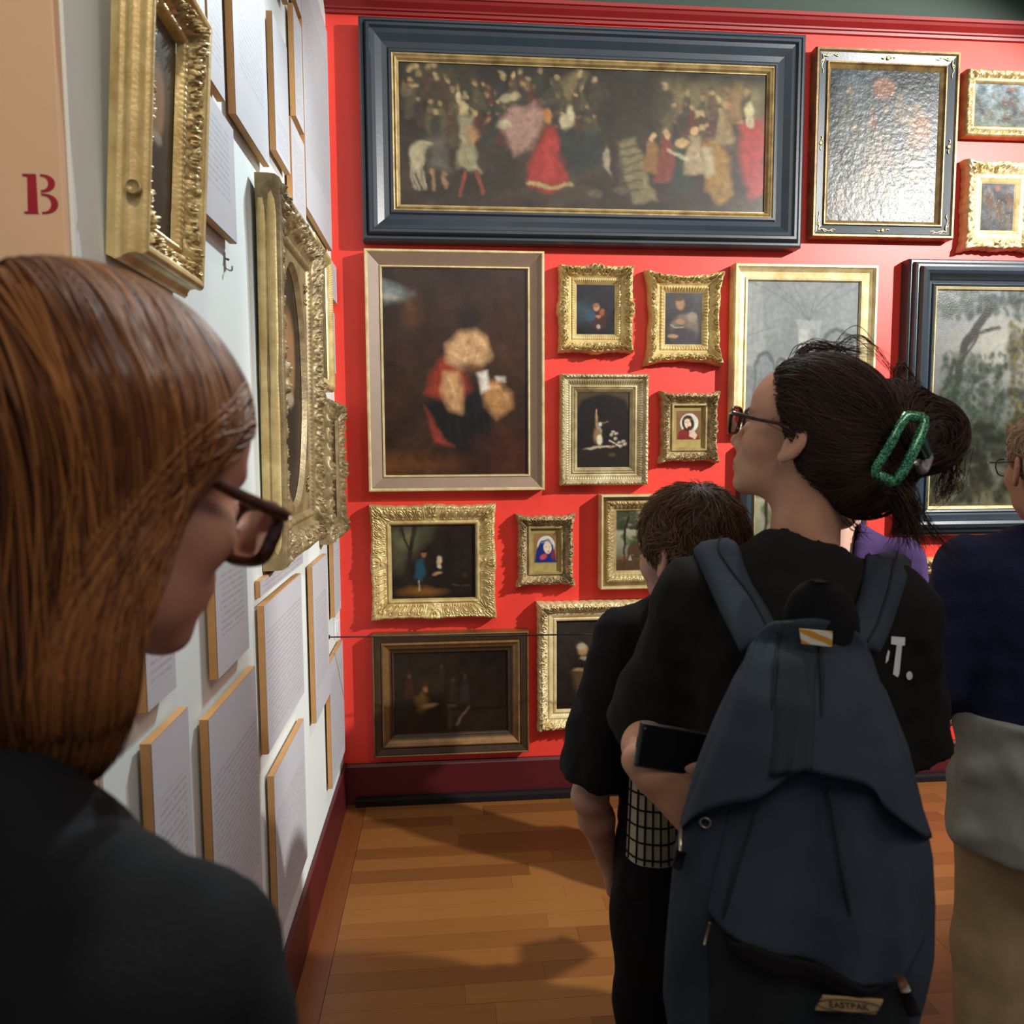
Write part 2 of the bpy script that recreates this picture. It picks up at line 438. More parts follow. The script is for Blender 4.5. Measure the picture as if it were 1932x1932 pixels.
# black barrier cord and its post
ra = on(620, 1202, 0, XL + 0.012); rb = on(1190, 1194, 1, ra[1])
P = [ra, (ra + rb) / 2 + np.array([0, 0, -.003]), rb, [1.75, ra[1], ra[2] + .002]]
v_, f_ = tube(P, .0028, 8, n=60)
e = empty('rope_barrier', (ra[0], ra[1], ra[2]), label='thin black cord stretched in front of the lowest paintings', cat='cord')
o = mk('cord', v_ - ra, f_, M_ROPE, e)
v_, f_ = tube([(-.012, 0, 0), (.004, 0, 0)], .008, 12); mk('end_fitting', v_, f_, M_ROPE, e)
e = empty('barrier_post', (1.75, ra[1], 0), label='slim black post that carries the cord', cat='post')
v_, f_ = tube([(0, 0, .012), (0, 0, ra[2] + .02)], .008, 12); mk('pole', v_, f_, M_ROPE, e)
v_, f_ = tube([(0, 0, 0.0008), (0, 0, .006), (0, 0, .012)], [.12, .118, .02], 28); mk('base_plate', v_, f_, M_ROPE, e)

# ================================================================ PAINT: soft brushwork into a colour grid
class Paint:
    def __init__(s, nx, ny, asp, c0, c1=None, seed=1):
        s.nx, s.ny, s.asp = nx, ny, asp
        s.U, s.V = np.meshgrid(np.linspace(0, asp, nx), np.linspace(0, 1, ny))   # units of picture height
        s.rng = np.random.default_rng(seed)
        c0 = np.array(hexc(c0)); c1 = c0 if c1 is None else np.array(hexc(c1))
        s.C = c0 + (c1 - c0) * s.V[..., None]
    def fbm(s, sc, seed):
        r = np.random.default_rng(seed); out = np.zeros_like(s.U); amp = 1
        for o in range(4):
            n = int(sc * 2 ** o) + 2
            g = r.random((n + 2, int(n * s.asp) + 3))
            y = s.V * n; x = s.U * n
            i = y.astype(int); j = x.astype(int); fy = y - i; fx = x - j
            fy = fy * fy * (3 - 2 * fy); fx = fx * fx * (3 - 2 * fx)
            a = g[i, j] * (1 - fx) + g[i, j + 1] * fx; b = g[i + 1, j] * (1 - fx) + g[i + 1, j + 1] * fx
            out += amp * (a * (1 - fy) + b * fy - .5); amp *= .55
        return out
    def warp(s, k):
        if not k: return
        for sc, kk in ((7, k), (16, k * .3)):
            y = np.clip(s.V + kk * 2 * s.fbm(sc, 91), 0, 1) * (s.ny - 1); x = np.clip(s.U + kk * 2 * s.fbm(sc, 57), 0, s.asp) / s.asp * (s.nx - 1)
            i = np.minimum(y.astype(int), s.ny - 2); j = np.minimum(x.astype(int), s.nx - 2); fy = (y - i)[..., None]; fx = (x - j)[..., None]
            C = s.C
            s.C = (C[i, j] * (1 - fx) + C[i, j + 1] * fx) * (1 - fy) + (C[i + 1, j] * (1 - fx) + C[i + 1, j + 1] * fx) * fy
    def mottle(s, amt, sc=5, seed=3):
        s.C = np.clip(s.C * (1 + amt * 2 * s.fbm(sc, seed))[..., None], 0, 1)
    def mix(s, m, col):
        m = np.clip(m, 0, 1)[..., None]; s.C = s.C * (1 - m) + np.array(hexc(col)) * m
    def blob(s, x, y, rx, ry, col, a=1.0, soft=.22, rot=0):
        dx = s.U - x; dy = s.V - y; c, n = math.cos(rot), math.sin(rot)
        d = np.sqrt(((dx * c + dy * n) / rx) ** 2 + ((dy * c - dx * n) / ry) ** 2)
        s.mix(a * np.clip((1 + soft - d) / (2 * soft), 0, 1), col)
    def poly(s, pts, col, a=1.0, soft=.012):
        P = np.array(pts, float); inside = np.zeros(s.U.shape, bool); dm = np.full(s.U.shape, 9.0)
        for k in range(len(P)):
            p, q = P[k], P[(k + 1) % len(P)]; e = q - p
            wx = s.U - p[0]; wy = s.V - p[1]
            t = np.clip((wx * e[0] + wy * e[1]) / (e @ e + 1e-9), 0, 1)
            dm = np.minimum(dm, np.hypot(wx - e[0] * t, wy - e[1] * t))
            c = ((p[1] <= s.V) & (q[1] > s.V)) | ((q[1] <= s.V) & (p[1] > s.V))
            with np.errstate(divide='ignore', invalid='ignore'):
                xi = p[0] + (s.V - p[1]) / (q[1] - p[1]) * e[0] if q[1] != p[1] else np.full(s.U.shape, -9.0)
            inside ^= c & (s.U < xi)
        sd = np.where(inside, dm, -dm)
        s.mix(a * np.clip(.5 + sd / (2 * soft), 0, 1), col)
    def line(s, pts, wd, col, a=1.0, soft=.006):
        for p, q in zip(pts[:-1], pts[1:]):
            p = np.array(p, float); q = np.array(q, float); e = q - p
            wx = s.U - p[0]; wy = s.V - p[1]
            t = np.clip((wx * e[0] + wy * e[1]) / (e @ e + 1e-9), 0, 1)
            s.mix(a * np.clip((wd - np.hypot(wx - e[0] * t, wy - e[1] * t)) / soft, 0, 1), col)
    def person(s, x, y, h, robe, skin='#a98a63', lean=0.0, a=1.0, hat=None):
        s.poly([(x - .09 * h + lean * h, y - .74 * h), (x + .09 * h + lean * h, y - .74 * h), (x + .2 * h, y), (x - .2 * h, y)], robe, a, .02 * h + .004)
        s.blob(x + lean * h * 1.1, y - .84 * h, .07 * h, .09 * h, skin, a, .2)
        if hat: s.blob(x + lean * h * 1.1, y - .92 * h, .085 * h, .05 * h, hat, a, .3)

def paint_mat(name, rough, bump, bscale, coat=0.0, spec=.5):
    return mat(name, (.9, .9, .9), rough, attr='paint', var=.16, vscale=45, bump=bump, bscale=bscale, coat=coat, spec=spec)
M_CANVAS = paint_mat('varnished_canvas', .34, .10, 300)
M_CANVAS_GLOSS = paint_mat('heavily_varnished_canvas', .34, .6, 45, spec=.28)
M_CANVAS_MID = paint_mat('glossy_canvas', .27, .12, 160, spec=.4)
M_CANVAS_LOW = paint_mat('dull_varnish_canvas', .42, .5, 150, spec=.14)
M_CANVAS_MATT = paint_mat('matt_print', .6, .02, 200, spec=.12)

def canvas(parent, P, w, h, d, m, name='canvas', warp=.009):
    P.warp(warp)
    x = np.linspace(-w / 2, w / 2, P.nx); z = np.linspace(h / 2, -h / 2, P.ny)
    gz, gx = np.meshgrid(z, x, indexing='ij')
    V = np.stack([gx, np.full_like(gx, -d), gz], -1).reshape(-1, 3)
    o = mk(name, V, grid_faces(P.ny, P.nx), m, parent)
    a = o.data.attributes.new('paint', 'FLOAT_COLOR', 'POINT')
    a.data.foreach_set('color', np.concatenate([P.C, np.ones(P.C.shape[:2] + (1,))], -1).reshape(-1).astype(np.float32))
    return o

# ================================================================ FRAMES
def rail_grid(L, O, prof, orn, edge, da, t_off=0.0):
    """one mitred rail. L: outer length, O: outer distance from the centre, prof: [(inset, height)]"""
    pt = np.array([p[0] for p in prof], float); ph = np.array([p[1] for p in prof], float)
    if orn or edge:      # refine across
        ts = [pt[0]]; hs = [ph[0]]
        for i in range(len(pt) - 1):
            seg = math.hypot(pt[i + 1] - pt[i], ph[i + 1] - ph[i]); k = max(1, int(seg / da))
            for j in range(1, k + 1):
                ts.append(pt[i] + (pt[i + 1] - pt[i]) * j / k); hs.append(ph[i] + (ph[i + 1] - ph[i]) * j / k)
        pt = np.array(ts); ph = np.array(hs)
        nu = max(8, int(L / da))
    else: nu = 2
    T = pt[-1]
    u = np.linspace(0, 1, nu)[:, None]; t = pt[None, :]
    ec = edge(np.array([0.0]), L / 2)[0] if edge else 0.0
    wgt = np.clip(1 - t / (T * .6 + 1e-9), 0, 1)
    al = (u - .5) * (L - 2 * t + 2 * ec * wgt)
    q = np.clip(L / 2 - t * .0 - np.abs((u - .5) * L), 0, None) + 0 * t
    out = O - t + 0 * al + (edge(q, L / 2) * wgt if edge else 0)
    hh = ph[None, :] + 0 * al
    if orn: hh = hh + orn(q, t + 0 * al, L / 2, T)
    hh = np.maximum(hh, 0)
    return al, out, hh

def frame(parent, w, h, prof, m, orn=None, edge=None, da=.004, name='rail', one=False, smooth=None):
    parts = []
    for k in range(4):
        L, O = (w, h / 2) if k % 2 == 0 else (h, w / 2)
        al, out, hh = rail_grid(L, O, prof, orn, edge, da)
        if k == 0: X, Z = al, out
        elif k == 1: X, Z = out, -al
        elif k == 2: X, Z = -al, -out
        else: X, Z = -out, al
        V = np.stack([X, -hh, Z], -1).reshape(-1, 3)
        Fc = grid_faces(al.shape[0], al.shape[1], flip=True)
        sm = bool(orn) if smooth is None else smooth
        if one: parts.append((V, Fc))
        else: mk(name, V, Fc, m, parent, smooth=sm)
    if one:
        V, Fc = merge(parts); return mk(name, V, Fc, m, parent, smooth=bool(orn) if smooth is None else smooth)

def sst(a, b, x): t = np.clip((x - a) / (b - a), 0, 1); return t * t * (3 - 2 * t)

def o_swirl(amp, cell, t0, t1, centre=1.0):
    def f(q, t, Lh, T):
        n = max(1, round(Lh / cell)); c = q / Lh * n; i = np.floor(np.minimum(c, n - 1e-6)); x = (c - i - .5) * 2
        y = ((t - t0) / (t1 - t0) - .5) * 2; s = np.where(i % 2 == 0, 1.0, -1.0)
        def sw(x, y, s, k):
            r = np.hypot(x, y); th = np.arctan2(y * s, x)
            return np.clip(1.25 - r, 0, 1) * (.5 + .5 * np.cos(th + k * np.log(r + .12)))
        h = sw(x - .15, y * .9 - .1 * s, s, 6.5) * 1.25
        x2 = np.where(x > 0, x - 1, x + 1)
        h = np.maximum(h, sw(x2 * 1.3, y * 1.2 + .35 * s, -s, 5) * .9)
        win = sst(t0 - .002, t0 + .003, t) * (1 - sst(t1 - .003, t1 + .002, t))
        g = np.exp(-(q / (t1 * 1.2)) ** 2) + centre * np.exp(-((Lh - q) / (t1 * .9)) ** 2)
        return amp * (h - .22) * win * (1 + .8 * g) + amp * .5 * g * win
    return f
def o_leaf(amp, cell, t0, t1, tilt=.8):
    def f(q, t, Lh, T):
        n = max(1, round(Lh / cell)); ph = q / Lh * n
        y = (t - t0) / (t1 - t0)
        win = np.clip(4 * y * (1 - y), 0, 1) * ((t > t0) & (t < t1))
        return amp * win * (.5 + .5 * np.cos(2 * math.pi * (ph + tilt * (y - .5)))) ** .7
    return f
def o_egg(amp, cell, t0, t1):
    def f(q, t, Lh, T):
        n = max(1, round(Lh / cell)); ph = q / Lh * n; x = (ph - np.floor(ph) - .5) * 2; y = ((t - t0) / (t1 - t0) - .5) * 2
        r = np.hypot(x / .62, y)
        egg = np.sqrt(np.clip(1 - (r / .72) ** 2, 0, 1))
        rim = np.exp(-((r - .98) / .13) ** 2) * .8
        dart = np.exp(-((np.abs(x) - 1) / .12) ** 2) * .7 * (np.abs(y) < .95)
        win = sst(t0 - .002, t0 + .002, t) * (1 - sst(t1 - .002, t1 + .002, t))
        free = sst(.028, .045, q) * sst(.03, .05, Lh - q)
        return amp * np.maximum(np.maximum(egg, rim), dart) * win * free
    return f
def o_bead(amp, cell, t0, t1):
    def f(q, t, Lh, T):
        n = max(1, round(Lh / cell)); ph = q / Lh * n; x = (ph - np.floor(ph) - .5) * 2; y = ((t - t0) / (t1 - t0) - .5) * 2
        return amp * np.sqrt(np.clip(1 - (x / .95) ** 2 - y * y, 0, 1))
    return f
def o_cart(amp, w):      # carved bosses at the corners and the middle of each rail
    def f(q, t, Lh, T):
        out = 0
        for c in (q - .012, Lh - q):
            x = c / w; y = (t - T * .42) / w; r = np.hypot(x, y); th = np.arctan2(y, x)
            out = out + amp * np.clip(1.15 - r, 0, 1) * (.55 + .45 * np.cos(5 * th + 7 * r))
        return out * sst(0, .004, t)
    return f
def o_sum(*fs): return lambda q, t, Lh, T: sum(f(q, t, Lh, T) for f in fs)
def e_scallop(amp, cor, cen, wc=.03, n=5):
    def f(q, Lh):
        return amp * (np.abs(np.sin(q / Lh * math.pi * n)) - .4) * sst(0, wc, q) + cor * np.exp(-(q / wc) ** 2) + cen * np.exp(-((Lh - q) / (wc * 1.1)) ** 2)
    return f

def gold(name, c, c2, rough=.38, metal=.28, vs_=18):
    return mat(name, hexc(c), rough, metal=metal, col2=hexc(c2), vscale=vs_, bump=.18, bscale=140, rvar=.08)
M_GOLD = gold('bright_gilding', '#dcc88e', '#b0955c')
M_GOLDPALE = gold('pale_gilding', '#e6d8ab', '#c2aa74', .42, .25)
M_GOLDOLD = gold('old_gilding', '#bba672', '#88714a', .4)
M_GOLDDARK = gold('dark_bronze_gilding', '#967b4b', '#5d4728', .42, .3)
M_GOLDSILV = gold('silver_gilding', '#cdbf98', '#98875f', .38, .35)
M_GOLDGREY = gold('worn_grey_gilding', '#bba77e', '#86734f', .42, .28)
M_GOLDUMB = gold('umber_gilding', '#9c885f', '#66573c', .42, .28)
M_SLATE = mat('blue_black_lacquer', hexc('#25303a'), .36, spec=.6, var=.12, vscale=9, stretch=(1, 1, 1), bump=.05, bscale=90)
M_TAUPE = mat('taupe_painted_wood', hexc('#8a7462'), .5, var=.06, vscale=14)
M_WALNUT = mat('dark_walnut', hexc('#3a2a1c'), .4, var=.25, vscale=20, stretch=(6, 6, 1))
M_WALGOLD = mat('bronzed_walnut', hexc('#7a5a34'), .38, metal=.35, var=.25, vscale=22)
M_LINEN = mat('linen_mount', hexc('#c3ae7e'), .55, var=.05)

def red_rect(TL, TR, BR, BL, d):
    yv = YW - d
    a, b, c, e = (on(*p, 1, yv) for p in (TL, TR, BR, BL))
    x0 = (a[0] + e[0]) / 2; x1 = (b[0] + c[0]) / 2; z1 = (a[2] + b[2]) / 2; z0 = (c[2] + e[2]) / 2
    return x0, x1, z0, z1

def hang(label, rect, cat='painting', group='framed paintings on the red wall', lean=0.0, name='framed_painting'):
    x0, x1, z0, z1 = rect
    e = empty(name, ((x0 + x1) / 2, YW - .003, z0), label=label, cat=cat, group=group)
    piv = e
    e.rotation_euler = (lean, 0, 0)
    return e, x1 - x0, z1 - z0
class Up:  # shift children so that the empty sits at the frame's lower edge
    pass
def lift(e, h):
    for c in COL.objects:
        if c.parent == e: c.location.z += h / 2

# ---- pictures -------------------------------------------------
def pic_crowd():
    P = Paint(300, 124, 2.38, '#23221b', '#332a20', 2); P.mottle(.5, 4, 5)
    r = random.Random(4)
    P.poly([(1.72, .08), (2.38, .10), (2.38, .5), (1.72, .52)], '#6c6242', .9, .07)
    P.poly([(.9, .26), (1.12, .0), (1.2, .06), (1.02, .3)], '#7a6a45', .8, .03)
    P.blob(.25, .12, .2, .1, '#4a4532', .6, .6)
    for k in range(150):     # the throng behind
        x = r.uniform(.04, 1.25) if k < 105 else r.uniform(1.7, 2.3); y = r.uniform(.22, .62) if k < 105 else r.uniform(.32, .66)
        P.person(x, y, r.uniform(.14, .27), r.choice(['#3a3527', '#2b3029', '#473428', '#2c2a2c', '#4c4630', '#512a22']), r.choice(['#9a8459', '#8a7350', '#a88f63', '#6b5a40']), r.uniform(-.1, .1), .8, r.choice([None, '#8d8463', '#5a3324', '#3a3a30']))
    P.blob(.05, .2, .04, .05, '#6e6446', .7)
    # pale hound and child at the left
    P.blob(.125, .66, .05, .09, '#a49a7c'); P.blob(.15, .58, .035, .03, '#a49a7c', rot=-.4); P.blob(.185, .57, .025, .014, '#9a8f70')
    for x in (.09, .11, .14, .16): P.line([(x, .72), (x + .005, .88)], .010, '#a0967a', .9)
    P.poly([(.2, .52), (.27, .5), (.31, .74), (.2, .76)], '#5d5a50', .8, .03); P.line([(.22, .76), (.22, .87)], .014, '#8a6c4c'); P.line([(.28, .76), (.29, .88)], .014, '#8a6c4c')
    # page in a striped tunic
    P.poly([(.38, .37), (.46, .36), (.48, .58), (.5, .76), (.35, .72), (.38, .55)], '#8b8666', 1, .015)
    for k in range(7): P.line([(.375 + k * .016, .56), (.365 + k * .02, .73)], .003, '#4a4736', .8)
    P.blob(.40, .31, .03, .05, '#a7966a'); P.blob(.385, .24, .018, .06, '#b5a87f', .9); P.poly([(.45, .42), (.52, .5), (.46, .58), (.42, .56)], '#9d7a54', .9, .015)
    P.line([(.40, .76), (.38, .92)], .016, '#7d3c2c'); P.line([(.47, .76), (.53, .91)], .016, '#7d3c2c')
    # billowing pink cloak
    P.poly([(.63, .39), (.72, .28), (.86, .26), (.95, .33), (.88, .46), (.84, .58), (.72, .62), (.67, .5)], '#8f6f63', 1, .02)
    for k in range(6): P.line([(.69 + k * .035, .30), (.72 + k * .02, .58)], .008, '#b49a86', .6, .02)
    P.blob(.67, .42, .05, .025, '#b0a583', .8); P.blob(.70, .22, .06, .03, '#aca27f', .7, rot=-.4)
    # lady in a red gown
    P.poly([(.92, .42), (.99, .4), (1.03, .62), (1.08, .82), (.95, .9), (.80, .84), (.83, .68)], '#8e2b25', 1, .02)
    P.poly([(.92, .5), (.97, .48), (.99, .75), (.9, .8)], '#a6352d', .7, .03)
    for k in range(9): P.blob(.82 + k * .034, .86 - .02 * abs(k - 4) * .5, .022, .016, '#9a8a5c', .9)
    P.blob(.95, .34, .03, .05, '#a5713f'); P.blob(1.08, .38, .05, .06, '#a39a76', .9, rot=.3); P.poly([(1.05, .46), (1.3, .45), (1.32, .68), (1.12, .74), (1.02, .6)], '#1f2a29', .9, .04)
    P.blob(1.1, .32, .02, .07, '#b3ab88', .9, rot=-.2)
    P.poly([(1.36, .1), (1.64, .1), (1.64, .48), (1.36, .48)], '#2b2a20', .8, .02)
    P.poly([(1.34, 0.05), (1.37, .05), (1.40, .95), (1.36, .95)], '#2a2117', .9, .008)
    P.poly([(1.63, .05), (1.66, .05), (1.66, .62), (1.63, .62)], '#3a2d1e', .9, .008)
    P.blob(1.34, .66, .02, .09, '#9a8f74', .8)
    # kneeler in a striped cloak
    P.poly([(1.41, .52), (1.5, .47), (1.56, .6), (1.62, .82), (1.64, .93), (1.52, .95), (1.43, .75)], '#6d6546', 1, .015)
    for k in range(6): P.line([(1.42, .56 + k * .06), (1.57, .50 + k * .07)], .012, '#2c2a20', .75, .01)
    P.person(1.62, .72, .3, '#7c5a32'); P.person(1.72, .78, .4, '#6a3026', '#a88a60'); P.person(1.82, .85, .42, '#243029', '#a3875d'); P.person(1.9, .72, .36, '#8a7a5c')
    P.line([(1.74, .55), (1.85, .62), (1.93, .6)], .02, '#a79c7e', .9, .015)
    P.poly([(1.95, .5), (2.06, .46), (2.14, .6), (2.16, .85), (2.08, .94), (1.98, .85)], '#82632f', 1, .02); P.poly([(1.96, .55), (2.02, .54), (2.03, .72), (1.97, .75)], '#9f977c', .9, .02)
    P.person(2.1, .5, .34, '#7d6b4b'); P.poly([(2.08, .1), (2.22, .08), (2.22, .36), (2.1, .36)], '#7a5f3a', .7, .01)
    for k in range(5): P.line([(2.09, .13 + k * .05), (2.21, .12 + k * .05)], .004, '#4b3a24', .8)
    P.poly([(2.2, .35), (2.36, .32), (2.38, .86), (2.28, .9), (2.2, .62)], '#8f2f2b', 1, .025); P.blob(2.27, .25, .035, .06, '#a69c77'); P.blob(2.28, .33, .03, .05, '#b0a684', .8)
    P.blob(1.25, .88, .06, .03, '#5b5442', .7); P.blob(1.42, .86, .05, .03, '#56503f', .7); P.mottle(.2, 30, 9)
    return P

def pic_brown():     # plain stand-in: pale, crimson and black drapery heaped in a brown grotto
    P = Paint(150, 214, .70, '#2b1d19', '#35200f', 6); P.mottle(.45, 4, 8)
    P.poly([(0, .06), (.08, .09), (.15, .12), (.11, .15), (0, .17)], '#7e8d8e', .95, .02); P.blob(.03, .14, .06, .015, '#b3a88c', .6, .5); P.blob(.14, .2, .05, .08, '#6b4526', .6, .6); P.blob(.55, .4, .2, .3, '#4a2c16', .5, .8); P.blob(.2, .5, .15, .35, '#3a2414', .5, .8)
    P.poly([(.18, .66), (.30, .60), (.44, .57), (.52, .66), (.53, .84), (.50, .94), (.38, .90), (.27, .82)], '#12110f', 1, .02)
    for k in range(5): P.line([(.30 + k * .045, .64), (.33 + k * .04, .86)], .010, '#1f2421', .7, .02)
    P.poly([(.20, .60), (.22, .52), (.29, .42), (.36, .44), (.42, .58), (.36, .63), (.27, .63)], '#8a2e20', 1, .018); P.poly([(.19, .66), (.22, .70), (.30, .84), (.34, .86), (.25, .84)], '#8a3527', .9, .01)
    for k in range(4): P.line([(.25 + k * .03, .46), (.24 + k * .04, .61)], .006, '#a84a36', .6, .014)
    P.poly([(.30, .36), (.36, .30), (.44, .29), (.50, .33), (.52, .42), (.47, .47), (.38, .48), (.31, .45)], '#c49a6d', 1, .018)     # pale folded cloth
    for q in ([(.33, .35), (.40, .38), (.49, .36)], [(.32, .40), (.39, .43), (.49, .41)], [(.37, .31), (.40, .40), (.38, .46)]): P.line(q, .008, '#e0c299', .7, .016)
    for q in ([(.32, .38), (.40, .41), (.50, .385)], [(.43, .31), (.45, .40), (.43, .46)]): P.line(q, .006, '#7d5232', .7, .012)
    P.poly([(.29, .50), (.36, .49), (.38, .58), (.37, .70), (.31, .68), (.27, .58)], '#b98d5e', 1, .016); P.line([(.31, .52), (.34, .60), (.33, .67)], .010, '#dcbb8c', .8, .016); P.line([(.36, .52), (.36, .66)], .007, '#80552f', .7, .012)
    P.poly([(.47, .55), (.56, .54), (.62, .60), (.62, .67), (.55, .72), (.49, .66)], '#a8794a', 1, .018); P.line([(.50, .58), (.56, .57), (.60, .62)], .010, '#cfa474', .8, .016); P.line([(.50, .66), (.58, .66)], .008, '#704723', .7, .014)
    P.poly([(.45, .50), (.50, .49), (.51, .58), (.47, .60)], '#cfc9bd', .95, .010); P.poly([(.54, .52), (.59, .52), (.59, .545), (.55, .545)], '#c9c1b0', .9, .008)
    P.blob(.42, .24, .05, .05, '#1d1412', .95, .4); P.blob(.42, .48, .05, .03, '#5d3a22', .8, .5)
    P.blob(.1, .95, .2, .05, '#6a3d15', .7, .7); P.blob(.6, .88, .15, .09, '#4c1f12', .6, .7); P.mottle(.25, 22, 3)
    return P

def pic_haze(seed, c0, c1, asp):
    P = Paint(90, int(90 / asp), asp, c0, c1, seed); P.mottle(.6, 4, seed)
    r = random.Random(seed)
    for k in range(26): P.person(r.uniform(.08, asp - .08), r.uniform(.35, .95), r.uniform(.15, .3), r.choice(['#4b4a3a', '#5a3a2c', '#3d4638', '#6a5a40']), '#8a7350', r.uniform(-.1, .1), .55)
    P.blob(asp * .5, .12, .08, .06, '#8a5a40', .6); P.blob(asp * .85, .4, .06, .12, '#7a5030', .6)
    P.mottle(.25, 25, seed + 3); return P

def pic_violin():
    P = Paint(60, 80, .75, '#181a20', '#101014', 3); P.blob(.14, .55, .24, .2, '#33454e', .8, .6); P.mottle(.25, 6, 4)
    P.poly([(.27, .55), (.45, .5), (.6, .55), (.58, .84), (.4, .95), (.3, .8)], '#3a1a16', 1, .03)
    P.blob(.27, .62, .1, .12, '#2c4a5e', .9); P.blob(.39, .45, .055, .075, '#b58a66'); P.blob(.38, .41, .06, .045, '#8a5a30', .9); P.blob(.5, .55, .05, .07, '#9a5226', .9); P.blob(.42, .63, .05, .03, '#ad7b5a', .9); P.blob(.43, .84, .035, .05, '#b5a894', .8)
    return P
def pic_boy():
    P = Paint(54, 80, .68, '#3b3a3d', '#2a2629', 5); P.mottle(.25, 5, 6)
    P.poly([(.12, .95), (.1, .6), (.28, .42), (.48, .38), (.6, .5), (.62, .75), (.55, .97)], '#6e6252', 1, .03); P.poly([(.1, .7), (.3, .62), (.6, .75), (.6, 1), (.1, 1)], '#2e2a33', .9, .05)
    P.blob(.28, .2, .085, .12, '#9a7653'); P.blob(.26, .11, .1, .05, '#4a3222', .95); P.blob(.5, .47, .09, .1, '#8a7d68', .9); P.blob(.28, .56, .08, .05, '#a17a58', .9); P.blob(.15, .84, .1, .04, '#a8805c', .9); P.line([(.1, .62), (.2, .68), (.34, .66)], .012, '#b3a68c', .7)
    return P
def pic_hare():
    P = Paint(70, 104, .68, '#181210', '#1d1510', 2); P.mottle(.3, 5, 3)
    P.poly([(0, 0), (.68, 0), (.68, .25), (.62, .1), (.34, .02), (.06, .1), (0, .25)], '#4a3c22', .9, .02)
    P.poly([(0, .74), (.68, .76), (.68, 1), (0, 1)], '#241913', .9, .01)
    P.line([(.25, .23), (.26, .45)], .014, '#a8855c'); P.line([(.29, .42), (.4, .38)], .011, '#8d6c48'); P.blob(.28, .52, .035, .07, '#9c9484'); P.blob(.26, .58, .05, .1, '#8a6a44', 1, .3); P.blob(.29, .63, .035, .07, '#d5cab0'); P.blob(.3, .42, .02, .03, '#cfc9bb')
    P.blob(.22, .735, .12, .015, '#b5a78c', .9, .4, -.15); P.blob(.4, .72, .1, .012, '#c7b892', .9, .4, -.1); P.line([(.42, .64), (.55, .7)], .014, '#b9b3a2'); P.line([(.42, .72), (.52, .66)], .008, '#7a3a22')
    for x, y in ((.47, .53), (.51, .55), (.45, .57), (.55, .66), (.6, .65), (.62, .69), (.5, .61), (.57, .71)): P.blob(x, y, .022, .02, '#c5b9a2', .9); P.blob(x + .01, y + .012, .015, .012, '#4a3a2c', .7)
    P.blob(.45, .83, .05, .03, '#4a4a1e', .7); return P
def pic_church():
    P = Paint(100, 128, .78, '#93999a', '#8b8f8e', 2); P.mottle(.1, 4, 3)
    P.poly([(0, 0), (.1, 0), (.13, .5), (.05, .62), (0, .6)], '#a6aaa8', .9, .01)
    for k in range(5): P.line([(.02 + k * .018, 0), (.02 + k * .02, .5)], .003, '#6d7374', .7)
    P.poly([(.36, .34), (.5, .34), (.5, 1), (.36, 1)], '#b7bbb7', 1, .006); P.poly([(.43, .34), (.5, .34), (.5, 1), (.44, 1)], '#7d8384', .7, .03); P.poly([(.34, .28), (.52, .28), (.5, .345), (.36, .345)], '#a5aaa8', 1, .006)
    for a in (-.36, -.22, -.1, .08, .2, .34): P.line([(.43, .28), (.43 + a * .5, .12), (.43 + a * 1.2, 0)], .006, '#6f7677', .8)
    for cx, w, z0, z1 in ((.13, .07, .5, .95), (.25, .05, .55, .95), (.63, .11, .34, .95)):
        pts = [(cx - w, z1), (cx - w, z0 + .1)] + [(cx + w * math.sin(b), z0 + .12 - .12 * math.cos(b)) for b in np.linspace(-1.45, 1.45, 11)] + [(cx + w, z0 + .1), (cx + w, z1)]
        P.poly(pts, '#5f6667', .9, .006); pts2 = [(cx + (x - cx) * .8, z0 + .03 + (yy - z0) * .98) for x, yy in pts]; P.poly(pts2, '#8e9597', .9, .006)
        for k in range(1, 4): P.line([(cx - w * .8 + k * w * .4, z0 + .12), (cx - w * .8 + k * w * .4, z1)], .003, '#5a6163', .8)
    P.line([(0, .4), (.2, .33)], .006, '#6c7273', .8); P.line([(0, .46), (.22, .38)], .004, '#6c7273', .8)
    P.poly([(.54, .55), (.72, .53), (.72, .62), (.54, .62)], '#5a6062', .8, .004)
    for k in range(7): P.person(.04 + k * .03, .98, .06, '#3a3a3c', '#8a7a6a')
    P.C *= .8
    P.poly([(.18, .75), (.22, .7), (.27, .95), (.16, .95)], '#4a5052', .7, .01); return P
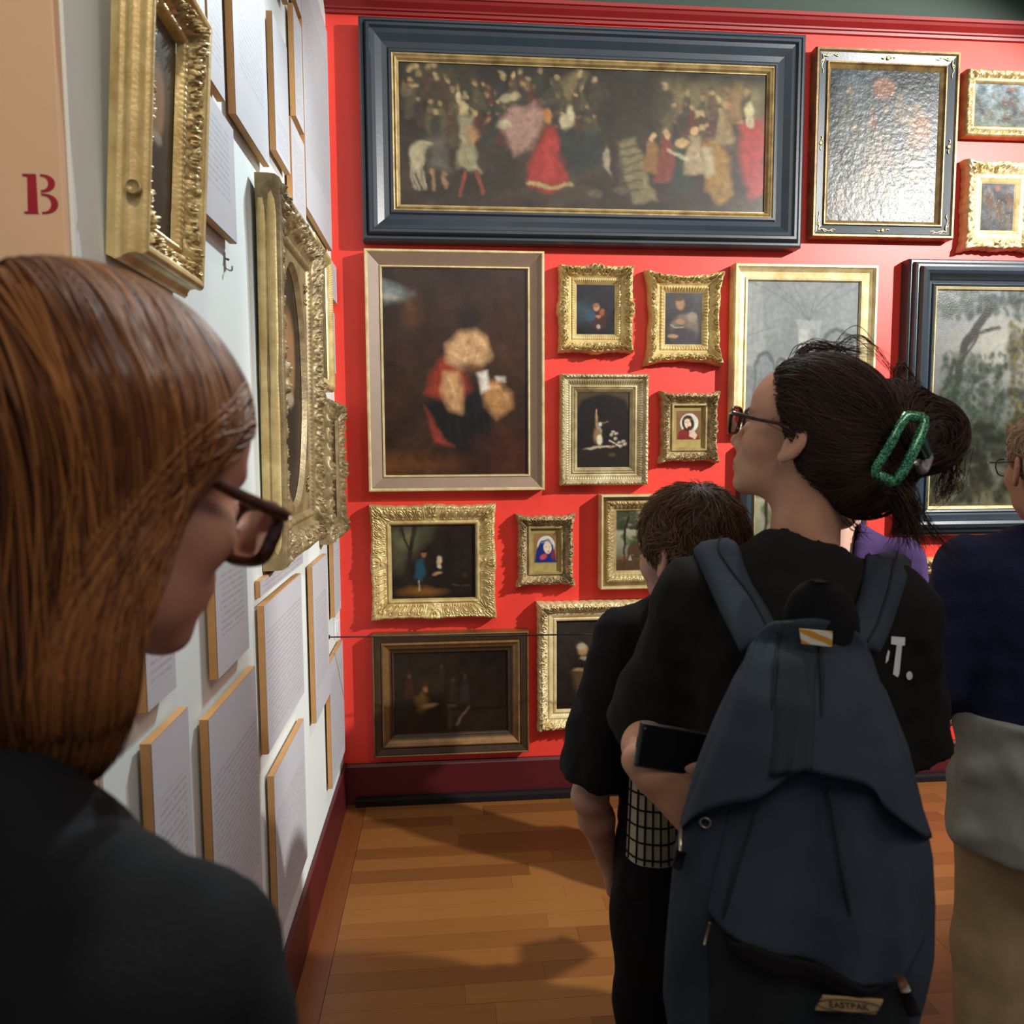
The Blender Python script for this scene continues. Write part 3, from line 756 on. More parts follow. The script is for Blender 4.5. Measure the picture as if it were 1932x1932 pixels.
def pic_trees():
    P = Paint(120, 170, .72, '#8d9298', '#6a6a50', 4); P.mottle(.15, 4, 2)
    P.blob(.45, .25, .3, .12, '#c5c3b2', .8, .7)
    r = random.Random(9)
    def leaves(x0, x1, y0, y1, n, cols, s0=.02, s1=.05):
        for k in range(n): P.blob(r.uniform(x0, x1), r.uniform(y0, y1), r.uniform(s0, s1), r.uniform(s0, s1) * .7, r.choice(cols), .7, .5, r.uniform(0, 3))
    leaves(0, .7, 0, .12, 260, ['#333b33', '#3f4a40', '#2a322c', '#4a5650'], .008, .024)
    P.line([(.1, .9), (.12, .5), (.16, .25), (.3, .1)], .025, '#3a3630'); P.line([(.14, .35), (.24, .2), (.36, .17)], .010, '#3d3a32'); P.line([(.04, .5), (.12, .32)], .012, '#403c34')
    leaves(.05, .4, .3, .75, 60, ['#2d3a2f', '#35402f']); leaves(.05, .4, .28, .75, 380, ['#2d3a2f', '#3d4a38', '#5a6752', '#35402f'], .007, .018); leaves(.42, .72, .2, .7, 70, ['#3c3a20', '#2c2a18']); leaves(.42, .72, .13, .7, 420, ['#4a4426', '#3c3a20', '#6c6238', '#857848'], .007, .018)
    leaves(0, .72, .62, .98, 90, ['#2a2a1c', '#24261b']); leaves(0, .72, .62, .98, 240, ['#2a2a1c', '#35311e', '#4c4526', '#24261b'], .007, .018); P.blob(.45, .63, .04, .012, '#7d3a20', .8); P.C *= .6; return P
def pic_couple():
    P = Paint(96, 86, 1.12, '#241a12', '#1a120c', 5); P.poly([(0, 0), (.55, 0), (.2, .5), (0, .65)], '#4d4b34', .9, .12); P.blob(.2, .2, .15, .12, '#6b6748', .7, .6); P.mottle(.35, 6, 6)
    P.line([(.22, .75), (.25, .35), (.32, .0)], .03, '#221a12'); P.line([(.25, .4), (.14, .05)], .018, '#2a2016'); P.blob(.42, .15, .13, .1, '#3f432c', .7, .6)
    P.blob(.4, .9, .26, .06, '#7d521c', .9, .6)
    P.poly([(.33, .48), (.42, .44), (.46, .66), (.4, .76), (.31, .72)], '#1f4654', 1, .02); P.blob(.43, .4, .035, .045, '#8a5a38'); P.blob(.43, .36, .05, .02, '#1d140e'); P.line([(.35, .75), (.36, .9)], .012, '#a89a80'); P.line([(.4, .74), (.41, .88)], .012, '#3a2a1a')
    P.poly([(.55, .55), (.68, .5), (.74, .66), (.78, .86), (.55, .86)], '#1d1410', 1, .02); P.blob(.635, .49, .035, .045, '#c2a47c'); P.blob(.63, .45, .035, .025, '#b0a58c', .9); P.blob(.64, .56, .03, .03, '#c9bfa6', .9); P.blob(.6, .66, .06, .018, '#b08a5e', .9, .4, -.2); P.line([(.8, .82), (1.05, .84)], .006, '#6a5230', .7)
    P.blob(.98, .7, .05, .04, '#3d2c18', .6); return P
def pic_icon(kind):
    P = Paint(90, 117, .77, '#9a8a52', '#a8975a', 1)
    P.poly([(.06, .10), (.71, .10), (.71, .80), (.06, .80)], '#7d5c3c' if kind else '#8a6a44', 1, .006)
    P.blob(.40, .40, .24, .24, '#cfcdbf', 1, .04)
    if kind:
        P.poly([(.08, .8), (.12, .62), (.28, .52), (.60, .62), (.68, .8)], '#7c2a28', 1, .015); P.blob(.37, .40, .16, .20, '#3d241a', 1, .10, -.2)
        P.poly([(.40, .58), (.52, .56), (.62, .70), (.56, .79), (.40, .72)], '#cdb69c', 1, .012); P.blob(.36, .41, .085, .135, '#dcc4aa', 1, .10, -.25); P.blob(.41, .52, .07, .05, '#4a2c20', 1, .2, -.3); P.blob(.385, .475, .03, .012, '#b5806a', .9)
        P.line([(.29, .38), (.335, .375)], .008, '#3a241c'); P.line([(.38, .375), (.425, .365)], .008, '#3a241c'); P.line([(.36, .38), (.37, .44)], .006, '#a8836a'); P.line([(.24, .32), (.34, .28), (.48, .31)], .014, '#5d6246')
    else:
        P.poly([(.08, .8), (.14, .5), (.26, .28), (.48, .24), (.6, .4), (.68, .8)], '#1d2c72', 1, .02); P.blob(.44, .44, .11, .15, '#dcc6ac', 1, .10, -.2); P.line([(.27, .33), (.46, .27), (.56, .36)], .012, '#8a9ac0')
        P.line([(.38, .42), (.43, .43)], .007, '#3a241c'); P.line([(.48, .43), (.53, .42)], .007, '#3a241c'); P.line([(.46, .43), (.47, .49)], .005, '#b08c74'); P.blob(.47, .535, .03, .010, '#b04a44', .9); P.blob(.33, .66, .1, .06, '#c04a54', .95, .3, -.5); P.blob(.6, .62, .06, .1, '#8a2c34', .8, .3)
    P.poly([(.06, .8), (.71, .8), (.71, .81), (.06, .81)], '#8c7a48', 1, .004); return P
def pic_farm():
    P = Paint(90, 84, 1.1, '#b5b499', '#4a3a22', 5)
    r = random.Random(3)
    for k in range(120): P.blob(r.uniform(0, .45), r.uniform(0, .3), r.uniform(.02, .06), r.uniform(.015, .04), r.choice(['#2c3320', '#39402a', '#454c30']), .8, .5)
    for k in range(60): P.blob(r.uniform(.1, 1.1), r.uniform(.42, .62), r.uniform(.03, .06), r.uniform(.02, .05), r.choice(['#4f5a36', '#66704a', '#3d4628']), .8, .5)
    P.line([(.12, 1), (.14, .3), (.2, .1)], .02, '#2a2016'); P.poly([(.18, .62), (.28, .48), (.4, .6), (.4, .78), (.18, .78)], '#4a3624', 1, .01); P.poly([(0, .78), (1.1, .74), (1.1, 1), (0, 1)], '#4a3520', .9, .04)
    for k in range(16): P.person(r.uniform(.1, 1), r.uniform(.82, .97), r.uniform(.08, .14), r.choice(['#7a3a28', '#a89c84', '#3a3a30', '#6a5030']))
    return P
def pic_tavern():
    P = Paint(96, 68, 1.45, '#1a120c', '#20160d', 7); P.blob(.4, .35, .4, .3, '#2f2416', .8, .8); P.mottle(.3, 6, 8)
    P.person(.2, .58, .34, '#4a2418', '#6a4a30', 0, .6, '#4c2418'); P.person(.57, .5, .36, '#33271a', '#4a3622', .1, .6)
    P.poly([(.26, .56), (.36, .48), (.43, .6), (.4, .78), (.3, .72)], '#6d5226', .95, .03); P.blob(.4, .44, .035, .045, '#7d5636'); P.blob(.39, .4, .05, .03, '#4a1c14', .9); P.blob(.45, .66, .09, .03, '#a08256', .95, .4, -.2); P.poly([(.34, .72), (.6, .66), (.62, .95), (.42, .98)], '#15100b', .9, .03)
    P.person(.75, .62, .32, '#2d241a', '#4a3826', 0, .7); P.person(.9, .62, .35, '#2a2c2c', '#4a3826', 0, .6, '#2c3436'); P.line([(.78, .9), (.95, .68)], .02, '#6a5a46', .85, .015); P.blob(.72, .66, .06, .012, '#5a4a34', .7); P.poly([(.68, .66), (.72, .66), (.72, .95), (.68, .95)], '#3a3022', .7, .01)
    return P
def pic_kitchen():
    P = Paint(74, 92, .8, '#2c2a24', '#1c1712', 4); P.poly([(.5, 0), (.62, .05), (.62, .55), (.45, .6)], '#4a4430', .8, .06); P.mottle(.3, 6, 4)
    P.poly([(.14, .48), (.34, .44), (.4, .7), (.36, .88), (.1, .86)], '#1e1813', .95, .03); P.blob(.27, .34, .045, .06, '#a8835c'); P.blob(.26, .3, .045, .04, '#b3a88e', .9); P.blob(.29, .43, .05, .02, '#9a9484', .8)
    P.poly([(.44, .46), (.6, .38), (.7, .6), (.62, .85), (.42, .8)], '#241a14', .95, .03); P.blob(.55, .34, .05, .055, '#9c7450'); P.blob(.55, .27, .06, .04, '#4a3020', .95); P.blob(.58, .46, .035, .03, '#a07a54', .9); P.blob(.27, .56, .1, .02, '#a88c60', .9); P.poly([(.15, .58), (.4, .56), (.34, .8), (.2, .8)], '#5d4a30', .7, .03)
    P.blob(.75, .62, .1, .1, '#6a3a22', .6, .6); return P
def pic_portrait(seed, asp=.7):
    P = Paint(50, int(50 / asp), asp, '#2a1d16', '#1f1510', seed); P.mottle(.3, 5, seed); P.blob(asp * .5, .38, .13, .17, '#8f6a4a'); P.poly([(.1, 1), (.18, .65), (.5 * asp, .52), (asp - .15, .66), (asp - .08, 1)], '#1a1518', 1, .03); P.blob(asp * .5, .55, .09, .03, '#a89c88', .8); return P

# ---- red wall -------------------------------------------------
def fin(e, h): lift(e, h)

# big dark-framed crowd scene
R_ = red_rect((677, 22), (1523, 62), (1518, 462), (681, 455), .085)
e, w, h = hang('very large wide crowd painting in a broad blue-black frame with gilt slip', R_)
frame(e, w, h, [(0, 0), (0, .06), (.008, .07), (.016, .07), (.020, .064), (.030, .085), (.040, .085), (.046, .074), (.060, .070), (.085, .055), (.105, .050), (.112, .056), (.120, .056), (.124, .040)], M_SLATE)
frame(e, w - .236, h - .236, [(0, .045), (.004, .052), (.009, .050), (.012, .044), (.016, .050), (.021, .046), (.026, .034), (.030, .034)], M_GOLDOLD, name='gilt_slip', one=True)
canvas(e, pic_crowd(), w - .29, h - .29, .030, M_CANVAS, warp=.016); fin(e, h)

# black frame with gold flourishes, strongly varnished
R_ = red_rect((1540, 86), (1812, 98), (1801, 453), (1532, 445), .05)
e, w, h = hang('upright varnished painting with glare, black frame with gold corner flourishes', R_)
frame(e, w, h, [(0, 0), (0, .04), (.004, .05), (.012, .05), (.016, .042)], M_GOLDDARK)
frame(e, w - .03, h - .03, [(0, .041), (.003, .043), (.034, .036), (.036, .034)], M_SLATE, name='painted_rail')
frame(e, w - .10, h - .10, [(0, .034), (.003, .044), (.008, .044), (.012, .036), (.018, .030), (.024, .024)], M_GOLDDARK, name='inner_moulding', one=True)
canvas(e, pic_haze(11, '#3a4246', '#4a4a44', .76), w - .146, h - .146, .023, M_CANVAS_GLOSS)
def flourish(cx, cz, sx, sz):
    ps = []
    for pts in ([(0, 0), (.02, .004), (.045, -.004), (.06, .003), (.075, .001)], [(.018, .003), (.026, -.006), (.034, -.004)], [(.05, 0), (.058, -.006), (.064, -.002)], [(0, 0), (.004, .02), (-.004, .045), (.003, .06), (.001, .075)], [(.003, .018), (-.006, .026), (-.004, .034)]):
        v_, f_ = tube([(cx + sx * a, -.0425, cz + sz * b) for a, b in pts], [.0022, .0028, .0016, .002, .001], 6, n=16); ps.append((v_, f_))
    V, Fc = merge(ps); mk('gilt_flourish', V, Fc, M_GOLDPALE, e)
for sx in (-1, 1):
    for sz in (-1, 1): flourish(sx * (w / 2 - .030), sz * (h / 2 - .030), -sx, -sz)
for cx, cz, hor in ((0, h / 2 - .033, 1), (0, -h / 2 + .033, 1), (-w / 2 + .033, 0, 0), (w / 2 - .033, 0, 0)):
    ps = []
    for k in range(8):
        a = k * math.pi / 4; ps.append(tube([(cx, -.042, cz), (cx + .008 * math.cos(a), -.043, cz + .008 * math.sin(a))], [.001, .003], 6))
    for s in (-1, 1):
        d = (s, 0) if hor else (0, s)
        ps.append(tube([(cx + d[0] * .012, -.042, cz + d[1] * .012), (cx + d[0] * .02 + .004 * d[1], -.043, cz + d[1] * .02 + .004 * d[0]), (cx + d[0] * .028, -.042, cz + d[1] * .028)], .002, 6, n=10))
    V, Fc = merge(ps); mk('gilt_rosette', V, Fc, M_GOLDPALE, e)
fin(e, h)

# small landscape top right
R_ = red_rect((1828, 128), (2010, 136), (2000, 262), (1820, 254), .045)
e, w, h = hang('small wide painting in old gold frame cut by the right edge at the top', R_)
frame(e, w, h, [(0, 0), (0, .035), (.006, .045), (.02, .04), (.034, .03), (.038, .034), (.046, .03), (.05, .022)], M_GOLDOLD, o_swirl(.008, .03, .004, .034, .3), None)
canvas(e, pic_haze(21, '#6c7880', '#59635c', 1.5), w - .095, h - .095, .021, M_CANVAS_LOW); fin(e, h)

# small ornate top right
R_ = red_rect((1832, 303), (1960, 306), (1952, 470), (1822, 465), .055)
e, w, h = hang('small dark painting in a deep pale gold carved frame at the right edge', R_)
frame(e, w, h, [(0, 0), (0, .03), (.004, .05), (.02, .052), (.04, .036), (.05, .032), (.056, .036), (.072, .028), (.08, .02)], M_GOLDPALE, o_sum(o_swirl(.012, .045, .004, .045), o_bead(.003, .012, .056, .068)), e_scallop(.004, .012, .006))
canvas(e, pic_haze(31, '#4a4c50', '#3a3a3e', .75), w - .15, h - .15, .02, M_CANVAS_LOW); fin(e, h)

# brown drapery picture in the taupe frame
R_ = red_rect((688, 467), (1029, 475), (1026, 925), (694, 928), .06)
e, w, h = hang('tall dark brown painting in a plain taupe frame with thin gold edges', R_)
frame(e, w, h, [(0, 0), (0, .056), (.003, .06), (.009, .06), (.013, .054)], M_GOLDPALE)
frame(e, w - .024, h - .024, [(0, .054), (.046, .026)], M_TAUPE, name='sloped_rail')
frame(e, w - .112, h - .112, [(0, .026), (.002, .032), (.007, .032), (.010, .022)], M_GOLDPALE, name='gilt_slip', one=True)
canvas(e, pic_brown(), w - .128, h - .128, .021, M_CANVAS, warp=.006); fin(e, h)

# small musician, ornate gold
R_ = red_rect((1057, 500), (1197, 500), (1194, 662), (1057, 663), .055)
e, w, h = hang('small dark figure painting in bright gold carved frame, upper left of the small gold pair', R_)
frame(e, w, h, [(0, 0), (0, .032), (.004, .048), (.018, .055), (.034, .040), (.046, .030), (.054, .034), (.066, .026), (.072, .02)], M_GOLD, o_sum(o_swirl(.013, .042, .003, .038), o_swirl(.006, .017, .004, .030, .2), o_leaf(.003, .014, .05, .066)), e_scallop(.003, .004, .010), .0024)
canvas(e, pic_violin(), w - .14, h - .14, .02, M_CANVAS); fin(e, h)
# small boy, ornate gold
R_ = red_rect((1226, 515), (1362, 515), (1362, 682), (1226, 682), .055)
e, w, h = hang('small painting of a seated boy in bright gold frame with swept corners', R_)
frame(e, w, h, [(0, 0), (0, .026), (.006, .046), (.018, .052), (.032, .038), (.046, .028), (.054, .034), (.068, .024), (.074, .018)], M_GOLD, o_sum(o_swirl(.013, .06, .003, .036, .1), o_swirl(.006, .02, .006, .034, .2), o_leaf(.004, .02, .048, .07)), e_scallop(.002, .016, -.006, .04, 2), .0024)
canvas(e, pic_boy(), w - .146, h - .146, .018, M_CANVAS); fin(e, h)
# hare still life
R_ = red_rect((1058, 704), (1226, 706), (1222, 914), (1058, 917), .055)
e, w, h = hang('still life with a hanging hare and pale fruit in a stepped silver-gold frame', R_)
frame(e, w, h, [(0, 0), (0, .045), (.004, .055), (.014, .056), (.02, .046), (.026, .046), (.040, .034), (.048, .032), (.052, .036), (.058, .030)], M_GOLDSILV, o_sum(o_swirl(.006, .018, .002, .016, 0), o_leaf(.004, .012, .026, .042), o_bead(.003, .006, .049, .055)), None, .0022)
frame(e, w - .116, h - .116, [(0, .030), (.003, .034), (.014, .022), (.016, .018)], M_GOLDSILV, name='slip', one=True)
canvas(e, pic_hare(), w - .145, h - .145, .018, M_CANVAS); fin(e, h)
# two small holy prints
def holy(TL, TR, BR, BL, kind, label):
    R_ = red_rect(TL, TR, BR, BL, .05)
    e, w, h = hang(label, R_, group='small framed holy pictures')
    frame(e, w, h, [(0, 0), (0, .026), (.004, .042), (.014, .048), (.026, .036), (.036, .026), (.040, .024)], M_GOLDGREY, o_sum(o_swirl(.012, .034, .002, .032, .5), o_swirl(.005, .014, .004, .028, .2)), e_scallop(.004, .012, .003, .028, 4), .0022)
    frame(e, w - .078, h - .078, [(0, .024), (.003, .034), (.010, .034), (.013, .024), (.016, .018)], M_GOLDOLD, name='slip', one=True)
    canvas(e, pic_icon(kind), w - .108, h - .108, .018, M_CANVAS_MATT, 'print', .004); fin(e, h)
holy((1251, 742), (1355, 742), (1355, 868), (1252, 870), 1, 'small print of a bearded haloed head in worn carved frame, nearest the glasses')
holy((979, 975), (1082, 975), (1082, 1102), (980, 1105), 0, 'small print of a blue-veiled haloed woman in worn carved frame')
# church interior
R_ = red_rect((1384, 498), (1656, 498), (1650, 817), (1384, 818), .06)
e, w, h = hang('pale grey church interior painting in plain wide gold frame behind the dark-haired woman', R_)
frame(e, w, h, [(0, 0), (0, .055), (.004, .062), (.012, .062), (.018, .052), (.030, .040), (.050, .036), (.054, .042), (.062, .040), (.066, .028)], M_GOLDPALE)
canvas(e, pic_church(), w - .128, h - .128, .028, M_CANVAS_MATT); fin(e, h)
# dark wood-framed landscape at the right
R_ = red_rect((1722, 480), (2080, 492), (2066, 1016), (1714, 1006), .10)
e, w, h = hang('large wooded landscape in a deep blue-black frame at the right edge', R_)
frame(e, w, h, [(0, 0), (0, .05), (.006, .06), (.014, .06), (.018, .075), (.026, .078), (.034, .078), (.040, .095), (.054, .10), (.066, .094), (.090, .060), (.100, .058), (.104, .066), (.112, .062)], M_SLATE)
frame(e, w - .224, h - .224, [(0, .060), (.004, .066), (.012, .060), (.016, .05)], M_GOLDPALE, name='gilt_slip', one=True)
canvas(e, pic_trees(), w - .25, h - .25, .05, M_CANVAS_MID); fin(e, h)
# egg-and-dart gold
R_ = red_rect((699, 955), (934, 955), (934, 1165), (702, 1170), .06)
e, w, h = hang('dusky couple under a tree in bright gold frame with oval bosses', R_)
frame(e, w, h, [(0, 0), (0, .034), (.004, .050), (.010, .056), (.018, .054), (.030, .050), (.046, .040), (.062, .034), (.066, .040), (.074, .038), (.080, .024)], M_GOLD, o_sum(o_egg(.009, .040, .018, .056), o_swirl(.006, .03, .0, .018), o_cart(.012, .034)), e_scallop(.003, .007, .006, .05, 5), .0021)
canvas(e, pic_couple(), w - .156, h - .156, .022, M_CANVAS); fin(e, h)
# farm landscape in a box frame
R_ = red_rect((1134, 933), (1336, 933), (1334, 1110), (1134, 1111), .07)
e, w, h = hang('small farm landscape in carved gold frame set in a pale box, left of the boy', R_)
frame(e, w, h, [(0, 0), (0, .066), (.003, .07), (.008, .07), (.010, .064), (.010, .03), (.036, .026)], M_GOLDPALE)
frame(e, w - .05, h - .05, [(0, .026), (0, .048), (.004, .054), (.016, .054), (.026, .044), (.036, .036), (.042, .036), (.048, .028)], M_GOLDOLD, o_sum(o_swirl(.007, .024, .002, .018, 0), o_leaf(.004, .02, .02, .036)), None, .0026, name='carved_frame', one=True)
canvas(e, pic_farm(), w - .14, h - .14, .028, M_CANVAS); fin(e, h)
# dark tavern scene
R_ = red_rect((703, 1200), (998, 1189), (998, 1417), (703, 1433), .055)
e, w, h = hang('very dark tavern scene in a walnut and bronze frame, lowest left by the skirting', R_)
frame(e, w, h, [(0, 0), (0, .05), (.003, .055), (.007, .055), (.009, .050)], M_WALGOLD, o_bead(.002, .006, .001, .008), None, .003)
frame(e, w - .016, h - .016, [(0, .050), (.004, .052), (.026, .046), (.028, .040)], M_WALNUT, name='dark_rail')
frame(e, w - .07, h - .07, [(0, .040), (.004, .048), (.010, .050), (.020, .042), (.030, .036), (.034, .030)], M_WALGOLD, name='bronze_rail')
frame(e, w - .136, h - .136, [(0, .030), (.010, .026), (.012, .030), (.017, .028), (.020, .020)], M_WALNUT, name='slip', one=True)
canvas(e, pic_tavern(), w - .17, h - .17, .020, M_CANVAS); fin(e, h)
# kitchen couple
R_ = red_rect((1014, 1140), (1236, 1135), (1238, 1372), (1018, 1380), .06)
e, w, h = hang('dark painting of two seated figures in thick carved gold frame behind the cord', R_)
frame(e, w, h, [(0, 0), (0, .038), (.004, .052), (.016, .058), (.034, .046), (.044, .036), (.050, .040), (.066, .030), (.070, .034), (.078, .032), (.082, .022)], M_GOLDPALE, o_sum(o_swirl(.013, .036, .003, .042, .2), o_swirl(.006, .016, .005, .036, .2), o_bead(.003, .009, .044, .050), o_leaf(.002, .01, .052, .064)), e_scallop(.003, .004, .002, .03, 7), .0024)
canvas(e, pic_kitchen(), w - .16, h - .16, .02, M_CANVAS); fin(e, h)
# half hidden dark frame, half hidden gold frame
R_ = red_rect((1399, 838), (1640, 838), (1638, 1110), (1399, 1112), .07)
e, w, h = hang('blue-black framed painting almost hidden behind the boy and the dark-haired woman', R_)
frame(e, w, h, [(0, 0), (0, .05), (.008, .06), (.02, .07), (.03, .07), (.05, .05), (.054, .052), (.058, .04)], M_SLATE)
frame(e, w - .116, h - .116, [(0, .04), (.004, .048), (.01, .044), (.014, .03)], M_GOLDOLD, name='gilt_slip', one=True)
canvas(e, pic_farm(), w - .14, h - .14, .03, M_CANVAS); fin(e, h)
R_ = red_rect((1727, 1050), (1990, 1056), (1984, 1260), (1727, 1256), .06)
e, w, h = hang('gold carved frame corner showing below the wooded landscape between two people', R_)
frame(e, w, h, [(0, 0), (0, .036), (.004, .052), (.018, .056), (.036, .042), (.05, .034), (.056, .038), (.07, .024)], M_GOLD, o_swirl(.014, .036, .003, .042, .2), e_scallop(.003, .006, .002, .03, 5), .004)
canvas(e, pic_portrait(8, 1.2), w - .136, h - .136, .022, M_CANVAS); fin(e, h)

# ---- white wall -----------------------------------------------
def hang_l(label, y0, y1, z0, z1, lean=0.0):
    e = empty('framed_painting', (XL + .002, (y0 + y1) / 2, z0), (0, 0, math.pi / 2), label, 'painting', 'framed paintings on the white wall')
    if lean: e.rotation_euler = (Matrix.Rotation(math.pi / 2, 3, 'Z') @ Matrix.Rotation(lean, 3, 'X')).to_euler()
    return e, y1 - y0, z1 - z0
e, w, h = hang_l('gilt picture frame hanging nearest on the white wall, seen edge-on with a smooth gold side', 1.075, 1.335, 1.755, 2.185, math.radians(4.0))
frame(e, w, h, [(0, 0), (-.002, .006), (-.006, .014), (-.002, .02), (.001, .021), (.006, .026), (.008, .034), (.006, .042), (.008, .047), (.012, .05), (.02, .048), (.03, .036), (.044, .026), (.052, .024), (.056, .028), (.062, .026), (.066, .014)], M_GOLD, o_sum(o_swirl(.009, .04, .024, .05, .3), o_swirl(.005, .02, .026, .048, .2), o_leaf(.002, .012, .053, .064)), None, .0022)
canvas(e, pic_portrait(3, .62), w - .128, h - .128, .013, M_CANVAS); fin(e, h)
v_, f_ = tube([(-w / 2 + .004, -.034, .088), (-w / 2 - .0095 + .004, -.034, .088)], .009, 20); mk('round_plug', v_, f_, M_GOLDOLD, e)

e, w, h = hang_l('large ornate gilt frame with an oval opening around a dark portrait on the white wall', 1.885, 2.50, 1.215, 2.125, math.radians(.6))
frame(e, w, h, [(0, 0), (0, .03), (.001, .046), (.006, .056), (.014, .058), (.03, .05), (.06, .034), (.075, .028), (.08, .032), (.094, .028), (.10, .02)], M_GOLDUMB, o_sum(o_swirl(.010, .06, .014, .062, 1.0), o_swirl(.005, .022, .016, .058, .3), o_leaf(.004, .016, .08, .094)), e_scallop(0, .010, .003, .06, 3), .003)
frame(e, w + .001, h + .001, [(0, .001), (-.004, .006), (-.004, .016), (0, .021), (.001, .023), (-.005, .029), (-.006, .036), (-.003, .043), (.001, .046)], M_GOLD, name='side_moulding', smooth=True)
# spandrel with oval opening
n = 72; wi, hi = w - .196, h - .196
P0, P1, P2 = [], [], []
for k in range(n):
    a = 2 * math.pi * k / n; c, s = math.cos(a), math.sin(a)
    kf = 1 / max(abs(c) / (wi / 2), abs(s) / (hi / 2)); P0.append((c * kf, -.022, s * kf)); P1.append((c * (wi / 2 - .022), -.024, s * (hi / 2 - .022))); P2.append((c * (wi / 2 - .034), -.010, s * (hi / 2 - .034)))
V = np.array([P0, P1, P2]); mk('oval_spandrel', V.reshape(-1, 3), grid_faces(3, n, wrap_v=True, flip=False), M_GOLDUMB, e, smooth=False)
for sx in (-1, 1):
    for sz in (-1, 1):
        ps = []
        for k in range(7):
            a = RNG.uniform(0, 6.28); cx = sx * (wi / 2 - .035 - .02 * RNG.random()); cz = sz * (hi / 2 - .05 - .05 * RNG.random())
            ps.append(tube([(cx, -.022, cz), (cx + .012 * math.cos(a), -.030, cz + .012 * math.sin(a)), (cx + .016 * math.cos(a + .8), -.024, cz + .016 * math.sin(a + .8))], [.002, .004, .001], 6, n=8))
        V, Fc = merge(ps); mk('leaf_spray', V, Fc, M_GOLDUMB, e)
canvas(e, pic_portrait(5, .62), wi - .02, hi - .02, .009, M_CANVAS); fin(e, h)

e, w, h = hang_l('narrow gilt frame with fine ribbed edge behind the ornate oval-opening frame', 2.56, 2.93, 1.705, 2.19)
frame(e, w, h, [(0, 0), (0, .026), (.004, .034), (.016, .036), (.03, .026), (.04, .022), (.044, .016)], M_GOLD, o_leaf(.004, .009, .002, .03, 0), None, .003)
canvas(e, pic_portrait(6, .75), w - .085, h - .085, .015, M_CANVAS); fin(e, h)
e, w, h = hang_l('carved gilt frame closest to the red corner, below the ribbed one', 2.72, 3.09, 1.17, 1.665)
frame(e, w, h, [(0, 0), (0, .03), (.004, .040), (.016, .044), (.036, .032), (.046, .026), (.052, .03), (.064, .018)], M_GOLDUMB, o_swirl(.013, .05, .003, .042, .8), e_scallop(.003, .008, .008, .04, 5), .004)
canvas(e, pic_portrait(7, .72), w - .125, h - .125, .017, M_CANVAS); fin(e, h)

# ================================================================ PEOPLE: implicit bodies meshed with surface nets
def sd_ell(P, c, r):
    q = (P - np.asarray(c, np.float32)); r = np.asarray(r, np.float32)
    k0 = np.sqrt(((q / r) ** 2).sum(-1)); k1 = np.sqrt(((q / (r * r)) ** 2).sum(-1)) + 1e-9
    return k0 * (k0 - 1) / k1
def sd_cap(P, a, b, ra, rb=None):
    rb = ra if rb is None else rb
    a = np.asarray(a, np.float32); b = np.asarray(b, np.float32); e = b - a
    t = np.clip(((P - a) @ e) / (e @ e + 1e-12), 0, 1)
    return np.sqrt(((P - a - t[..., None] * e) ** 2).sum(-1)) - (ra + (rb - ra) * t)
def smin(a, b, k):
    h = np.clip(.5 + .5 * (b - a) / k, 0, 1); return b + (a - b) * h - k * h * (1 - h)
def smax(a, b, k): return -smin(-a, -b, k)
def wob(P, s, seed=0):
    x, y, z = P[..., 0] * s + seed, P[..., 1] * s + seed * 1.7, P[..., 2] * s - seed
    return (np.sin(x + 1.7 * np.sin(y * .9 + .5)) * np.sin(y * 1.1 + 1.3 * np.sin(z)) + np.sin(z * 1.3 + 1.5 * np.sin(x * .8)) * .6) / 1.6

